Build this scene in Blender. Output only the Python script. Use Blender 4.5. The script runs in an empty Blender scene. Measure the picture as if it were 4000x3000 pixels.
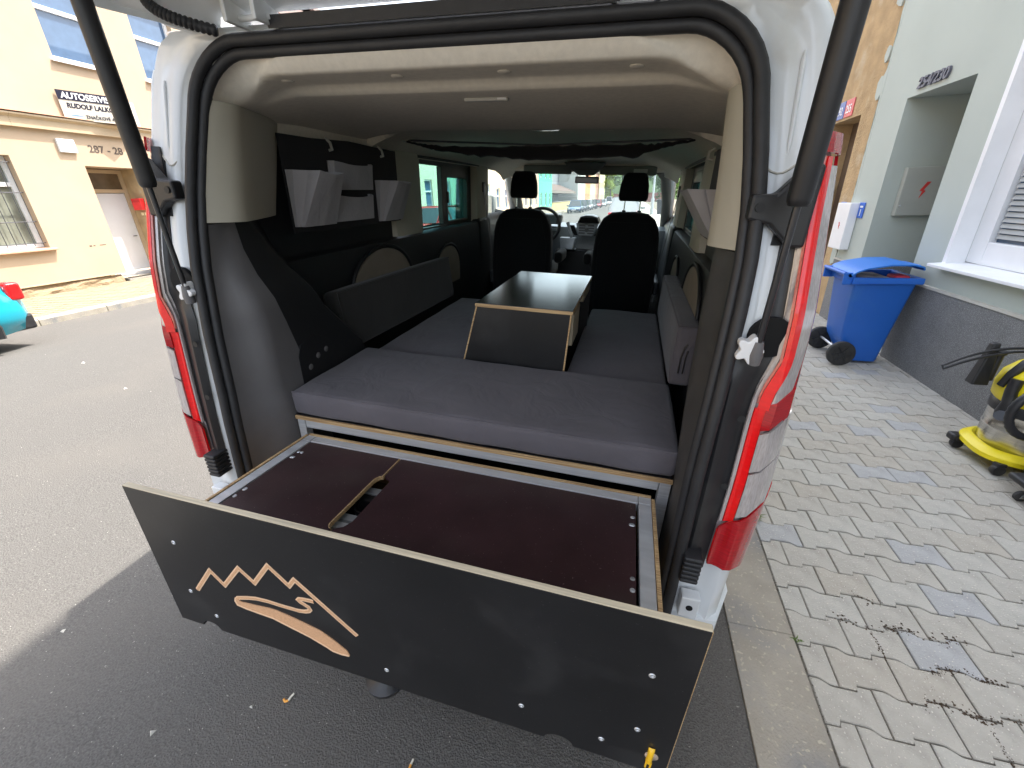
import bpy, bmesh, math, random
from mathutils import Vector, Matrix
random.seed(7)
SC = bpy.context.scene
COL = SC.collection
R = math.radians

# ------------------------------------------------------------ camera, sky, sun, exposure
cam_d = bpy.data.cameras.new("camera"); cam = bpy.data.objects.new("camera", cam_d); COL.objects.link(cam)
cam_d.sensor_width = 36.0; cam_d.lens = 14.76; cam_d.clip_start = 0.02; cam_d.clip_end = 2000
cam.matrix_world = Matrix(((0.96429, -0.07735, 0.25330, 0.0),
                           (0.26288, 0.39593, -0.87985, 0.0),
                           (-0.03224, 0.91502, 0.40213, 1.6),
                           (0, 0, 0, 1)))
SC.camera = cam
SUN = Vector((1.0, 0.90, 2.6)).normalized()
w = bpy.data.worlds.new("World"); SC.world = w; w.use_nodes = True
nt = w.node_tree; nt.nodes.clear()
sky = nt.nodes.new("ShaderNodeTexSky"); sky.sky_type = 'NISHITA'; sky.sun_disc = False
sky.sun_elevation = math.asin(SUN.z); sky.sun_rotation = math.atan2(SUN.x, SUN.y)
sky.air_density = 1.0; sky.dust_density = 3.0; sky.ozone_density = 1.0
bg = nt.nodes.new("ShaderNodeBackground"); bg.inputs[1].default_value = 0.15
wo = nt.nodes.new("ShaderNodeOutputWorld")
hs = nt.nodes.new("ShaderNodeHueSaturation"); hs.inputs["Saturation"].default_value = 0.45      # hazy, thinly clouded summer sky
nt.links.new(sky.outputs[0], hs.inputs["Color"]); nt.links.new(hs.outputs[0], bg.inputs[0]); nt.links.new(bg.outputs[0], wo.inputs[0])
sun_d = bpy.data.lights.new("sun", 'SUN'); sun_d.energy = 2.1; sun_d.angle = R(0.5); sun_d.color = (1.0, 0.94, 0.86)
sun = bpy.data.objects.new("sun", sun_d); COL.objects.link(sun)
sun.rotation_euler = SUN.to_track_quat('Z', 'Y').to_euler(); sun.location = (20, 8, 40)
SC.view_settings.view_transform = 'Standard'; SC.view_settings.look = 'None'
SC.view_settings.gamma = 1.0; SC.view_settings.use_curve_mapping = False
SC.view_settings.exposure = 2.38
SC.cycles.max_bounces = 10; SC.cycles.diffuse_bounces = 6; SC.cycles.glossy_bounces = 4
SC.cycles.transparent_max_bounces = 12; SC.cycles.caustics_reflective = False; SC.cycles.caustics_refractive = False
SC.cycles.sample_clamp_indirect = 6.0

# the van stands on a cambered road: its own frame (x right, y forward, z up, origin under the rear edge)
MV = Matrix(((0.9984, 0.0017, 0.0574, -0.5772), (-0.0011, 0.9999, -0.0107, 1.0482),
             (-0.0574, 0.0107, 0.9983, -0.0084), (0, 0, 0, 1)))
MW = Matrix.Identity(4)
ZG = lambda y: -0.005 * max(0.0, y - 10.0)          # the street falls a little further on

def lerp(a, b, t): return a + (b - a) * t
def interp(x, xs, ys):
    if x <= xs[0]: return ys[0]
    for i in range(1, len(xs)):
        if x <= xs[i]: return lerp(ys[i-1], ys[i], (x - xs[i-1]) / (xs[i] - xs[i-1]))
    return ys[-1]

# ------------------------------------------------------------ materials
def M(name, col, rough=0.5, metal=0.0, var=0.12, vs=6.0, bump=0.0, bs=120.0, coat=0.0, spec=0.5,
      speck=None, speck_s=180.0, speck_t=0.62, dust=None, dust_s=3.0, dust_t=0.5, dust_w=0.2, stretch=None, trans=0.0, bdist=0.01, var2=None):
    m = bpy.data.materials.new(name); m.use_nodes = True; n = m.node_tree; N = n.nodes; L = n.links
    b = N["Principled BSDF"]
    b.inputs["Roughness"].default_value = rough; b.inputs["Metallic"].default_value = metal
    b.inputs["Coat Weight"].default_value = coat; b.inputs["Coat Roughness"].default_value = 0.06
    b.inputs["Specular IOR Level"].default_value = spec
    if trans: b.inputs["Transmission Weight"].default_value = trans
    tc = N.new("ShaderNodeTexCoord"); src = tc.outputs["Object"]
    if stretch:
        mp = N.new("ShaderNodeMapping"); mp.inputs["Scale"].default_value = stretch; L.new(src, mp.inputs[0]); src = mp.outputs[0]
    nz = N.new("ShaderNodeTexNoise"); nz.inputs["Scale"].default_value = vs; nz.inputs["Detail"].default_value = 6
    L.new(src, nz.inputs["Vector"])
    mx = N.new("ShaderNodeMix"); mx.data_type = 'RGBA'
    c = Vector(col)
    c2 = Vector(var2) if var2 else c * (1 + var)
    mx.inputs[6].default_value = (*(c * (1 - var)), 1); mx.inputs[7].default_value = (*c2, 1)
    rm = N.new("ShaderNodeMapRange"); rm.inputs[1].default_value = 0.3; rm.inputs[2].default_value = 0.7
    L.new(nz.outputs[0], rm.inputs[0]); L.new(rm.outputs[0], mx.inputs[0]); out = mx.outputs[2]
    def layer(scale, thr, wdt, colr, det=3):
        nonlocal out
        q = N.new("ShaderNodeTexNoise"); q.inputs["Scale"].default_value = scale; q.inputs["Detail"].default_value = det
        L.new(src, q.inputs["Vector"])
        r2 = N.new("ShaderNodeMapRange"); r2.inputs[1].default_value = thr; r2.inputs[2].default_value = thr + wdt
        L.new(q.outputs[0], r2.inputs[0])
        m2 = N.new("ShaderNodeMix"); m2.data_type = 'RGBA'; L.new(r2.outputs[0], m2.inputs[0])
        L.new(out, m2.inputs[6]); m2.inputs[7].default_value = (*colr, 1); out = m2.outputs[2]
    if dust: layer(dust_s, dust_t, dust_w, dust, 8)
    if speck: layer(speck_s, speck_t, 0.05, speck, 1)
    L.new(out, b.inputs["Base Color"])
    if bump:
        q = N.new("ShaderNodeTexNoise"); q.inputs["Scale"].default_value = bs; q.inputs["Detail"].default_value = 4
        L.new(src, q.inputs["Vector"])
        bp = N.new("ShaderNodeBump"); bp.inputs["Strength"].default_value = bump; bp.inputs["Distance"].default_value = bdist
        L.new(q.outputs[0], bp.inputs["Height"]); L.new(bp.outputs[0], b.inputs["Normal"])
    return m

def glass_mat(name, tint, gloss=0.06, rough=0.02, top=0.8):
    m = bpy.data.materials.new(name); m.use_nodes = True; n = m.node_tree; N = n.nodes; L = n.links
    N.clear(); o = N.new("ShaderNodeOutputMaterial"); mix = N.new("ShaderNodeMixShader")
    t = N.new("ShaderNodeBsdfTransparent"); t.inputs[0].default_value = (*tint, 1)
    g = N.new("ShaderNodeBsdfGlossy"); g.inputs["Roughness"].default_value = rough; g.inputs[0].default_value = (.9, .95, 1, 1)
    f = N.new("ShaderNodeLayerWeight"); f.inputs[0].default_value = 0.25
    mr = N.new("ShaderNodeMapRange"); mr.inputs[3].default_value = gloss; mr.inputs[4].default_value = top
    L.new(f.outputs["Fresnel"], mr.inputs[0]); L.new(mr.outputs[0], mix.inputs[0])
    L.new(t.outputs[0], mix.inputs[1]); L.new(g.outputs[0], mix.inputs[2]); L.new(mix.outputs[0], o.inputs[0])
    return m

def ply_mat():
    m = bpy.data.materials.new("plywood_edge"); m.use_nodes = True; n = m.node_tree; N = n.nodes; L = n.links
    b = N["Principled BSDF"]; b.inputs["Roughness"].default_value = 0.6
    tc = N.new("ShaderNodeTexCoord"); mp = N.new("ShaderNodeMapping"); mp.inputs["Scale"].default_value = (3, 160, 260)
    L.new(tc.outputs["Object"], mp.inputs[0])
    nz = N.new("ShaderNodeTexNoise"); nz.inputs["Scale"].default_value = 2.0; L.new(mp.outputs[0], nz.inputs["Vector"])
    mx = N.new("ShaderNodeMix"); mx.data_type = 'RGBA'
    mx.inputs[6].default_value = (.30, .17, .075, 1); mx.inputs[7].default_value = (.62, .43, .22, 1)
    rm = N.new("ShaderNodeMapRange"); rm.inputs[1].default_value = .35; rm.inputs[2].default_value = .62
    L.new(nz.outputs[0], rm.inputs[0]); L.new(rm.outputs[0], mx.inputs[0]); L.new(mx.outputs[2], b.inputs["Base Color"])
    return m

def fabric(name, col, weave=900.0, wr=0.35, rough=0.95, wscale=7.0):
    m = M(name, col, rough=rough, var=.10, vs=4, spec=0.2)
    n = m.node_tree; N = n.nodes; L = n.links; b = N["Principled BSDF"]
    b.inputs["Sheen Weight"].default_value = 0.15
    tc = N.new("ShaderNodeTexCoord")
    n1 = N.new("ShaderNodeTexNoise"); n1.inputs["Scale"].default_value = weave; n1.inputs["Detail"].default_value = 1
    n2 = N.new("ShaderNodeTexNoise"); n2.inputs["Scale"].default_value = wscale; n2.inputs["Detail"].default_value = 3; n2.inputs["Distortion"].default_value = 1.2
    L.new(tc.outputs["Object"], n1.inputs["Vector"]); L.new(tc.outputs["Object"], n2.inputs["Vector"])
    b1 = N.new("ShaderNodeBump"); b1.inputs["Strength"].default_value = wr; b1.inputs["Distance"].default_value = 0.02
    b2 = N.new("ShaderNodeBump"); b2.inputs["Strength"].default_value = 0.25; b2.inputs["Distance"].default_value = 0.001
    L.new(n2.outputs[0], b1.inputs["Height"]); L.new(n1.outputs[0], b2.inputs["Height"]); L.new(b1.outputs[0], b2.inputs["Normal"])
    L.new(b2.outputs[0], b.inputs["Normal"])
    return m

m_white = M("white_paint", (.72, .74, .75), rough=.28, var=.03, vs=2, coat=.6, dust=(.55, .53, .48), dust_s=5, dust_t=.60, dust_w=.2)
m_rubber = M("seal_rubber", (.022, .022, .024), rough=.55, var=.15, vs=20, bump=.15, bs=60)
m_blackpl = M("black_plastic", (.018, .018, .020), rough=.42, var=.15, vs=9, bump=.15, bs=500, bdist=.002, dust=(.05, .048, .045), dust_s=6, dust_t=.55, dust_w=.25)
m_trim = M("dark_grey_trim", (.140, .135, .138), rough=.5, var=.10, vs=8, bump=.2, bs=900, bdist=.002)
m_trimR = M("right_dark_trim", (.062, .060, .058), rough=.55, var=.18, vs=7, bump=.2, bs=700, bdist=.002)  # face of the right corner trim, darker than the left one
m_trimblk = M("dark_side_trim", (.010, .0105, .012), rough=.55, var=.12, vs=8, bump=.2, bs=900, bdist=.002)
m_beige = M("beige_trim", (.44, .41, .33), rough=.55, var=.04, vs=5, bump=.15, bs=900, bdist=.002)
m_head = M("headliner_cloth", (.78, .725, .63), rough=.95, var=.05, vs=60, bump=.3, bs=700, bdist=.002, spec=.1)
m_carpet = M("dark_carpet", (.018, .018, .018), rough=1, var=.25, vs=50, bump=.6, bs=400, bdist=.004, spec=.1)
m_clip = M("pale_clip_plastic", (.5, .49, .45), rough=.5)
m_cush = fabric("grey_cushion_cloth", (.122, .112, .124), wr=.42)
m_mesh = fabric("charcoal_mesh_cloth", (.036, .035, .033), weave=260, wr=.1)
m_seat = fabric("black_seat_cloth", (.011, .011, .012), wr=.1)
m_pocket = fabric("grey_pocket_cloth", (.38, .365, .375), wr=.22, wscale=14)
m_orgback = fabric("dark_felt", (.016, .016, .018), wr=.15)
m_film = M("black_film_plywood", (.0105, .0105, .0115), rough=.34, var=.2, vs=5, bump=.08, bs=300, bdist=.001, speck=(.07, .07, .07), speck_s=240, speck_t=.735,
           dust=(.026, .026, .027), dust_s=5.5, dust_t=.57, dust_w=.2)
m_brown = M("dark_brown_film_plywood", (.040, .018, .020), rough=.36, var=.25, vs=6, bump=.12, bs=260, bdist=.001, speck=(.16, .12, .11), speck_s=210, speck_t=.725,
            dust=(.052, .034, .032), dust_s=3.5, dust_t=.52, dust_w=.22)
m_top = M("glossy_black_film", (.011, .018, .019), rough=.17, var=.2, vs=5, spec=.7, bump=.03, bs=40, bdist=.001)  # teal cast of the windscreen's reflection is mixed into the black
m_ply = ply_mat()
m_plylight = M("pale_plywood_edge", (.62, .53, .38), rough=.6, var=.2, vs=3, stretch=(2, 60, 120))
m_wood = M("carved_wood", (.62, .36, .20), rough=.6, var=.12, vs=5, stretch=(30, 4, 60), bump=.2, bs=40, bdist=.002)
m_woodpale = M("carved_wood_rim", (.76, .52, .33), rough=.6, var=.08, vs=8)
m_alu = M("brushed_aluminium", (.60, .61, .62), rough=.42, metal=.35, var=.12, vs=7, stretch=(1, 4, 30), bump=.05, bs=80, bdist=.001)
m_steel = M("zinc_screw", (.66, .68, .70), rough=.4, metal=.7, var=.15, vs=40)
m_hole = M("black_recess", (.004, .004, .004), rough=.9)
m_red = M("red_lens", (.86, .010, .012), rough=.2, var=.08, vs=14, coat=.35, stretch=(1, 1, 6))
m_red2 = M("dark_red_lens", (.42, .008, .014), rough=.15, var=.22, vs=30, coat=.6, stretch=(1, 1, 12))
m_salmon = M("ribbed_pink_lens", (.58, .15, .11), rough=.15, var=.28, vs=8, coat=.5, stretch=(60, 60, 1))
m_clear = M("clear_ribbed_lens", (.47, .43, .42), rough=.14, metal=.2, var=.20, vs=8, coat=1.0, stretch=(40, 40, 4))
m_knob = M("white_plastic", (.80, .80, .80), rough=.4, var=.03)
m_chrome = M("chrome", (.75, .76, .78), rough=.12, metal=1.0, var=.05)
m_silver = M("silver_dash_plastic", (.48, .52, .56), rough=.28, metal=.25, var=.08, vs=20)
m_dash = M("dark_dash_plastic", (.045, .05, .055), rough=.4, var=.1)
m_yellowtag = M("yellow_plastic", (.85, .50, .02), rough=.35, var=.05)
m_tyre = M("tyre_rubber", (.03, .029, .028), rough=.8, var=.25, vs=20, bump=.3, bs=90)
m_rim = M("alloy_rim", (.45, .46, .47), rough=.35, metal=.8)
m_carglass = M("car_window_glass", (.02, .028, .03), rough=.06, var=.05, spec=.8)
g_tint = glass_mat("teal_tinted_glass", (.60, .88, .86), .03, top=.35)
g_clear = glass_mat("clear_car_glass", (.86, .97, .95), .02, top=.35)
m_pane = M("house_window_glass", (.07, .12, .20), rough=.03, var=.1, spec=.6)  # blue of the reflected sky is put into the base colour

# ------------------------------------------------------------ mesh builder
class MB:
    def __init__(s): s.v = []; s.f = []
    def add(s, v, f):
        o = len(s.v); s.v += [tuple(p) for p in v]; s.f += [tuple(i + o for i in q) for q in f]; return s
    def box(s, x0, x1, y0, y1, z0, z1):
        return s.hexa([(x0,y0,z0),(x1,y0,z0),(x1,y1,z0),(x0,y1,z0),(x0,y0,z1),(x1,y0,z1),(x1,y1,z1),(x0,y1,z1)])
    def hexa(s, p): return s.add(p, [(3,2,1,0),(4,5,6,7),(0,1,5,4),(1,2,6,5),(2,3,7,6),(3,0,4,7)])
    def quad(s, a, b, c, d): return s.add([a,b,c,d], [(0,1,2,3)])
    def prism(s, poly, axis, lo, hi):
        def P(a, b, h): return {'x': (h,a,b), 'y': (a,h,b), 'z': (a,b,h)}[axis]
        n = len(poly)
        v = [P(a,b,lo) for a,b in poly] + [P(a,b,hi) for a,b in poly]
        f = [tuple(range(n-1,-1,-1)), tuple(range(n,2*n))] + [(i,(i+1)%n,n+(i+1)%n,n+i) for i in range(n)]
        return s.add(v, f)
    def loft(s, rows, close=False, cap=False):
        n = len(rows[0]); v = [p for r in rows for p in r]; f = []
        m = n if close else n - 1
        for i in range(len(rows)-1):
            for j in range(m):
                k = (j+1) % n
                f.append((i*n+j, i*n+k, (i+1)*n+k, (i+1)*n+j))
        if cap:
            f.append(tuple(range(n-1,-1,-1))); f.append(tuple((len(rows)-1)*n+j for j in range(n)))
        return s.add(v, f)
    def tube(s, pts, r, n=8, cap=True, closed=False):
        pts = [Vector(p) for p in pts]; rows = []; u = None
        for i, p in enumerate(pts):
            a = pts[i-1] if (i or closed) else p; b = pts[(i+1) % len(pts)] if (i < len(pts)-1 or closed) else p
            d = (b - a).normalized()
            if u is None:
                u = d.cross(Vector((0.13,0.27,0.95)).normalized())
                if u.length < .05: u = d.cross(Vector((1,0,0)))
            u = u - d*u.dot(d)
            u.normalize(); w_ = d.cross(u)
            rr = r[i] if isinstance(r, (list, tuple)) else r
            rows.append([p + u*math.cos(2*math.pi*k/n)*rr + w_*math.sin(2*math.pi*k/n)*rr for k in range(n)])
        if closed: rows.append(rows[0])
        return s.loft(rows, close=True, cap=cap and not closed)
    def lathe(s, prof, c=(0,0,0), axis='z', n=20, cap=True):
        rows = []
        for r, h in prof:
            row = []
            for k in range(n):
                a = 2*math.pi*k/n; x, y = r*math.cos(a), r*math.sin(a)
                q = {'z': (x,y,h), 'y': (y,h,x), 'x': (h,x,y)}[axis]
                row.append((q[0]+c[0], q[1]+c[1], q[2]+c[2]))
            rows.append(row)
        return s.loft(rows, close=True, cap=cap)
    def rbox(s, x0, x1, y0, y1, z0, z1, r=.03, n=8, puff=0.0, puffs=0.0):
        """box with round edges and slightly puffed faces (cushions)"""
        c = Vector(((x0+x1)/2,(y0+y1)/2,(z0+z1)/2)); h = Vector(((x1-x0)/2,(y1-y0)/2,(z1-z0)/2)); r = min(r, *h)
        def samp(L_, nn):
            e = [-L_, -L_+r*.3, -L_+r*.7, -L_+r]; inner = [-L_+r+(2*L_-2*r)*k/nn for k in range(1, nn)]
            return e + inner + [-t for t in reversed(e)]
        ax = [samp(h[i], max(2, int(n))) for i in range(3)]
        for d in range(3):
            a, b = (d+1) % 3, (d+2) % 3
            for sg in (-1, 1):
                rows = []
                for u in ax[a]:
                    row = []
                    for v in ax[b]:
                        p = Vector((0,0,0)); p[d] = sg*h[d]; p[a] = u; p[b] = v
                        q = Vector([max(-h[i]+r, min(h[i]-r, p[i])) for i in range(3)])
                        dd = p - q
                        if dd.length > 1e-9: p = q + dd.normalized()*r
                        k = (1-(u/h[a])**2)*(1-(v/h[b])**2)
                        p[d] += sg*(puff if d == 2 else puffs)*k
                        row.append(c + p)
                    rows.append(row if sg > 0 else row[::-1])
                s.loft(rows)
        return s
    def xf(s, m): s.v = [tuple(m @ Vector(p)) for p in s.v]; return s

def mesh(name, mb, mat, smooth=None, bevel=0, solid=0, shift=None, merge=True, seg=2):
    me = bpy.data.meshes.new(name)
    v = [tuple(Vector(p) - shift) for p in mb.v] if shift is not None else mb.v
    me.from_pydata(v, [], mb.f); me.validate()
    bm = bmesh.new(); bm.from_mesh(me)
    if merge: bmesh.ops.remove_doubles(bm, verts=bm.verts, dist=0.00005)
    bmesh.ops.recalc_face_normals(bm, faces=bm.faces)
    if bevel:
        ed = [e for e in bm.edges if len(e.link_faces) == 2 and e.calc_face_angle(0) > R(35)]
        bmesh.ops.bevel(bm, geom=ed, offset=bevel, segments=seg, profile=.5, affect='EDGES', clamp_overlap=True)
    if solid: bmesh.ops.solidify(bm, geom=bm.faces[:], thickness=solid)
    bm.to_mesh(me); bm.free()
    if mat is not None: me.materials.append(mat)
    if smooth:
        me.shade_smooth(); me.set_sharp_from_angle(angle=R(smooth))
    return me

BASE = {}
def thing(name, label, cat, base=(0,0,0), frame=MW, group=None):
    o = bpy.data.objects.new(name, None); COL.objects.link(o); o.empty_display_size = .1
    o.matrix_world = frame @ Matrix.Translation(Vector(base)); o['label'] = label; o['category'] = cat
    BASE[o.name] = Vector(base)
    if group: o['group'] = group
    return o
def part(name, mb, mat, parent, label=None, kind=None, **k):
    o = bpy.data.objects.new(name, mesh(name, mb, mat, **k)); COL.objects.link(o); o.parent = parent
    if parent.type == 'EMPTY': o.location = -BASE[parent.name]
    if label: o['label'] = label
    if kind: o['kind'] = kind
    return o
def solo(name, mb, mat, label, cat, base=(0,0,0), frame=MW, group=None, **k):
    o = bpy.data.objects.new(name, mesh(name, mb, mat, shift=Vector(base), **k)); COL.objects.link(o)
    o.matrix_world = frame @ Matrix.Translation(Vector(base)); o['label'] = label; o['category'] = cat
    if group: o['group'] = group
    return o
def struct(name, mb, mat, **k):
    o = bpy.data.objects.new(name, mesh(name, mb, mat, **k)); COL.objects.link(o); o['kind'] = 'structure'; return o
def text_mb(body, size, mat4, extrude=.002, align='LEFT', bold=0.0, shear=0.0, sx=1.0):
    cu = bpy.data.curves.new("txt", 'FONT'); cu.body = body; cu.size = size; cu.extrude = extrude; cu.align_x = align; cu.offset = bold; cu.shear = shear
    o = bpy.data.objects.new("txt", cu); COL.objects.link(o)
    me = bpy.data.meshes.new_from_object(o.evaluated_get(bpy.context.evaluated_depsgraph_get()))
    mb = MB(); mb.add([mat4 @ Vector((v.co.x*sx, v.co.y, v.co.z)) for v in me.vertices], [tuple(p.vertices) for p in me.polygons])
    bpy.data.objects.remove(o); bpy.data.curves.remove(cu); bpy.data.meshes.remove(me)
    return mb
def frame4(o, right, up):
    r_ = Vector(right).normalized(); u = Vector(up).normalized(); n = r_.cross(u)
    return Matrix(((r_.x,u.x,n.x,o[0]),(r_.y,u.y,n.y,o[1]),(r_.z,u.z,n.z,o[2]),(0,0,0,1)))
def wall_grid(mb, x, y0, y1, z0, z1, holes, depth, face):
    """wall in the plane x with rectangular openings and their reveals; face = +1/-1 is the outward x direction"""
    ys = sorted(set([y0, y1] + [h for q in holes for h in q[:2] if y0 < h < y1])); zs = sorted(set([z0, z1] + [h for q in holes for h in q[2:4] if z0 < h < z1]))
    for i in range(len(ys)-1):
        for j in range(len(zs)-1):
            ym, zm = (ys[i]+ys[i+1])/2, (zs[j]+zs[j+1])/2
            if any(q[0] < ym < q[1] and q[2] < zm < q[3] for q in holes): continue
            mb.quad((x,ys[i],zs[j]),(x,ys[i+1],zs[j]),(x,ys[i+1],zs[j+1]),(x,ys[i],zs[j+1]))
    for a, b, c, d in [q[:4] for q in holes]:
        xi = x - face*depth
        mb.quad((x,a,c),(xi,a,c),(xi,a,d),(x,a,d)); mb.quad((x,b,c),(x,b,d),(xi,b,d),(xi,b,c))
        mb.quad((x,a,d),(xi,a,d),(xi,b,d),(x,b,d)); mb.quad((x,a,c),(x,b,c),(xi,b,c),(xi,a,c))
    return mb

# ============================================================ SETTING
m_asph = M("asphalt", (.119, .114, .107), rough=1, var=.30, vs=170, bump=1.0, bs=170, bdist=.008, spec=.08, speck=(.36, .34, .31), speck_s=120, speck_t=.735,
           dust=(.136, .127, .116), dust_s=.9, dust_t=.48, dust_w=.3)
m_kerb = M("kerb_concrete", (.33, .30, .25), rough=.95, var=.14, vs=6, bump=.8, bs=110, bdist=.006, spec=.2, speck=(.42, .38, .30), speck_s=60, speck_t=.63, dust=(.20, .20, .20), dust_s=3, dust_t=.5)
def paver_mat(nm, c):
    return M(nm, c, rough=.95, var=.09, vs=9, bump=.7, bs=140, bdist=.005, spec=.2, speck=(.62, .58, .50), speck_s=130, speck_t=.67, dust=tuple(x*.86 for x in c), dust_s=14, dust_t=.5)
m_pav = [paver_mat("beige_paver", (.415, .393, .345)), paver_mat("warm_paver", (.41, .38, .325)), paver_mat("pale_paver", (.435, .418, .372)), paver_mat("blue_grey_paver", (.385, .385, .378))]
m_sand = M("joint_sand", (.21, .19, .155), rough=1, var=.3, vs=25, bump=.8, bs=150, bdist=.006, dust=(.12, .10, .075), dust_s=6, dust_t=.5)
m_grass = M("weed_green", (.10, .16, .03), rough=.8, var=.3, vs=30)
m_soil = M("dry_soil_crumbs", (.075, .05, .032), rough=1, var=.3, vs=30, bump=.6, bs=200)

# ground and road
mb = MB(); mb.quad((-400,-60,-.36),(400,-60,-.36),(400,12,-.36),(-400,12,-.36)); mb.quad((-400,12,-.36),(400,12,-.36),(400,700,ZG(700)-.36),(-400,700,ZG(700)-.36))
struct("ground", mb, M("bare_ground", (.16,.14,.10), rough=1, var=.3, vs=.3))
RX = [-9.26, -8.2, -6.5, -4.2, -3.0, -1.8, -1.2, -.6, 0, .30, .487]; RZ = [-.05, -.02, .05, .095, .085, .055, .025, -.008, -.036, -.036, -.010]
rows = []
for y in [-14, -4, 0, 4, 8, 10, 14, 20, 30, 45, 60, 80, 110, 150, 220]: rows.append([(x, y, z + ZG(y)) for x, z in zip(RX, RZ)])
struct("road", MB().loft(rows), m_asph, smooth=60)

# pavement on the right: a sand bed with interlocking pavers, each its own part
bed = MB(); bed.quad((.722,-3,-.011),(2.60,-3,-.011),(2.60,10,-.011),(.722,10,-.011)); bed.quad((.722,10,-.011),(2.60,10,-.011),(2.60,200,ZG(200)-.011),(.722,200,ZG(200)-.011))
pav = struct("pavement", bed, m_sand)
def wave(x, ph):
    u = ((x - ph) / .2) % 1.0
    if u < .40: return .0095
    if u < .60: return .0095 - .019*(3*((u-.4)/.2)**2 - 2*((u-.4)/.2)**3)
    return -.0095
def paver_poly(top_ph, bot_ph, xj, pitch, g=.0026):
    x0, x1 = xj + g, xj + .2 - g
    def edge(ph, sg, y):
        xs = {x0, x1}
        k0 = math.floor((x0 - ph)/.2) - 1
        for k in range(k0, k0+4):
            for u in (.4,.45,.5,.55,.6): xs.add(ph + .2*(k+u))
            xs.add(ph + .2*k - .0025); xs.add(ph + .2*k + .0025)
        return [(x, y + wave(x, ph) + sg*g) for x in sorted(xs) if x0 <= x <= x1]
    return edge(bot_ph, 1, 0.0) + list(reversed(edge(top_ph, -1, pitch)))
def clip_x(poly, xc, keep_right):
    out = []
    for i in range(len(poly)):
        a, b = poly[i], poly[(i+1) % len(poly)]; ia = (a[0] >= xc) == keep_right; ib = (b[0] >= xc) == keep_right
        if ia: out.append(a)
        if ia != ib:
            t = (xc - a[0])/(b[0]-a[0]); out.append((xc, a[1]+(b[1]-a[1])*t))
    return out
def paver_mb(poly):
    n = len(poly); c = (sum(p[0] for p in poly)/n, sum(p[1] for p in poly)/n)
    ins = [(p[0] + (c[0]-p[0])*.035, p[1] + (c[1]-p[1])*.05) for p in poly]
    v = [(x,y,-.03) for x,y in poly] + [(x,y,-.0035) for x,y in poly] + [(x,y,0) for x,y in ins]
    f = []
    for k in range(2): f += [(k*n+i, k*n+(i+1)%n, (k+1)*n+(i+1)%n, (k+1)*n+i) for i in range(n)]
    f.append(tuple(range(2*n, 3*n))); return MB().add(v, f)
PITCH = .1375; paver_cells = []
for k in range(-5, 48):
    yt = 1.600 + k*PITCH                        # upper boundary of row k; the row lies between yt-PITCH and yt
    tph = .773 if k % 2 == 0 else .873; bph = .873 if k % 2 == 0 else .773
    xj = tph + .045
    while xj > .60: xj -= .2
    while xj < 2.58:
        paver_cells.append((k, round(xj,4), yt - PITCH, tph, bph)); xj += .2
camx = Vector((0,0,1.6)); Minv = cam.matrix_world.inverted()
def inview(p, m=1.06):
    q = Minv @ Vector(p)
    return q.z < -.05 and abs(q.x/-q.z) < 1.2195*m and abs(q.y/-q.z) < .9146*m
def occl(x, y): return x < .80 and .35 < y < 1.0 or (x + .1 < .35*max(0, y-1.2) and y > 2.2)
cells = sorted([c for c in paver_cells], key=lambda c: (not inview((c[1]+.1, c[2]+.07, 0)), (Vector((c[1]+.1, c[2]+.07, 0))-camx).length))
shared = {}; rest = [MB(), MB()]
for i, (k, xj, yb, tph, bph) in enumerate(cells):
    poly = paver_poly(tph - xj, bph - xj, 0.0, PITCH)
    clipped = None
    if xj < .729: clipped = clip_x(poly, .729 - xj, True)
    if xj + .2 > 2.565: clipped = clip_x(poly, 2.565 - xj, False)
    if clipped is not None and (len(clipped) < 4 or max(p[0] for p in clipped)-min(p[0] for p in clipped) < .02): continue
    rnd = random.random(); mi = 3 if rnd < .065 else (0 if rnd < .5 else (1 if rnd < .75 else 2))
    dz = random.uniform(-.0025, .002)
    if i < 299:
        if clipped is None:
            key = (k % 2, mi)
            if key not in shared: shared[key] = mesh("paver", paver_mb(poly), m_pav[mi])
            me = shared[key]
        else: me = mesh("paver", paver_mb(clipped), m_pav[mi])
        o = bpy.data.objects.new("paver", me); COL.objects.link(o); o.parent = pav
        o.location = (xj, yb, dz); o.rotation_euler = (random.uniform(-.006,.006), random.uniform(-.006,.006), random.uniform(-.006,.006))
    else:
        q = paver_mb(clipped or poly); r_ = rest[0 if rnd > .3 else 1]
        r_.add([(x+xj, y+yb, z+dz) for x, y, z in q.v], q.f)
part("far_pavers", rest[0], m_pav[0], pav, kind='stuff', merge=False)
part("far_pavers", rest[1], m_pav[1], pav, kind='stuff', merge=False)
mb = MB(); mb.box(.74,2.56,8.0,10.0,-.03,.0); mb.hexa([(.74,10.003,-.03),(2.56,10.003,-.03),(2.56,200,ZG(200)-.03),(.74,200,ZG(200)-.03),(.74,10.003,0),(2.56,10.003,0),(2.56,200,ZG(200)),(.74,200,ZG(200))])
part("distant_paving", mb, m_pav[0], pav)
# right kerb, flush with the pavement, in one-metre stones
kb = MB().box(.500,.712,-4,8,-.3,-.02); kb.hexa([(.5,8.003,-.3),(.712,8.003,-.3),(.712,200,ZG(200)-.3),(.5,200,ZG(200)-.3),(.5,8.003,0),(.712,8.003,0),(.712,200,ZG(200)),(.5,200,ZG(200))])
kerb = struct("kerb", kb, m_kerb)
st = mesh("kerb_stone", MB().box(.489,.721,.0005,.9995,-.3,.001), m_kerb, bevel=.003)
for i in range(-3, 8):
    o = bpy.data.objects.new("kerb_stone", st); COL.objects.link(o); o.parent = kerb; o.location = (random.uniform(-.0005,.0005), i + .35, random.uniform(-.0008,.0008))
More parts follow.
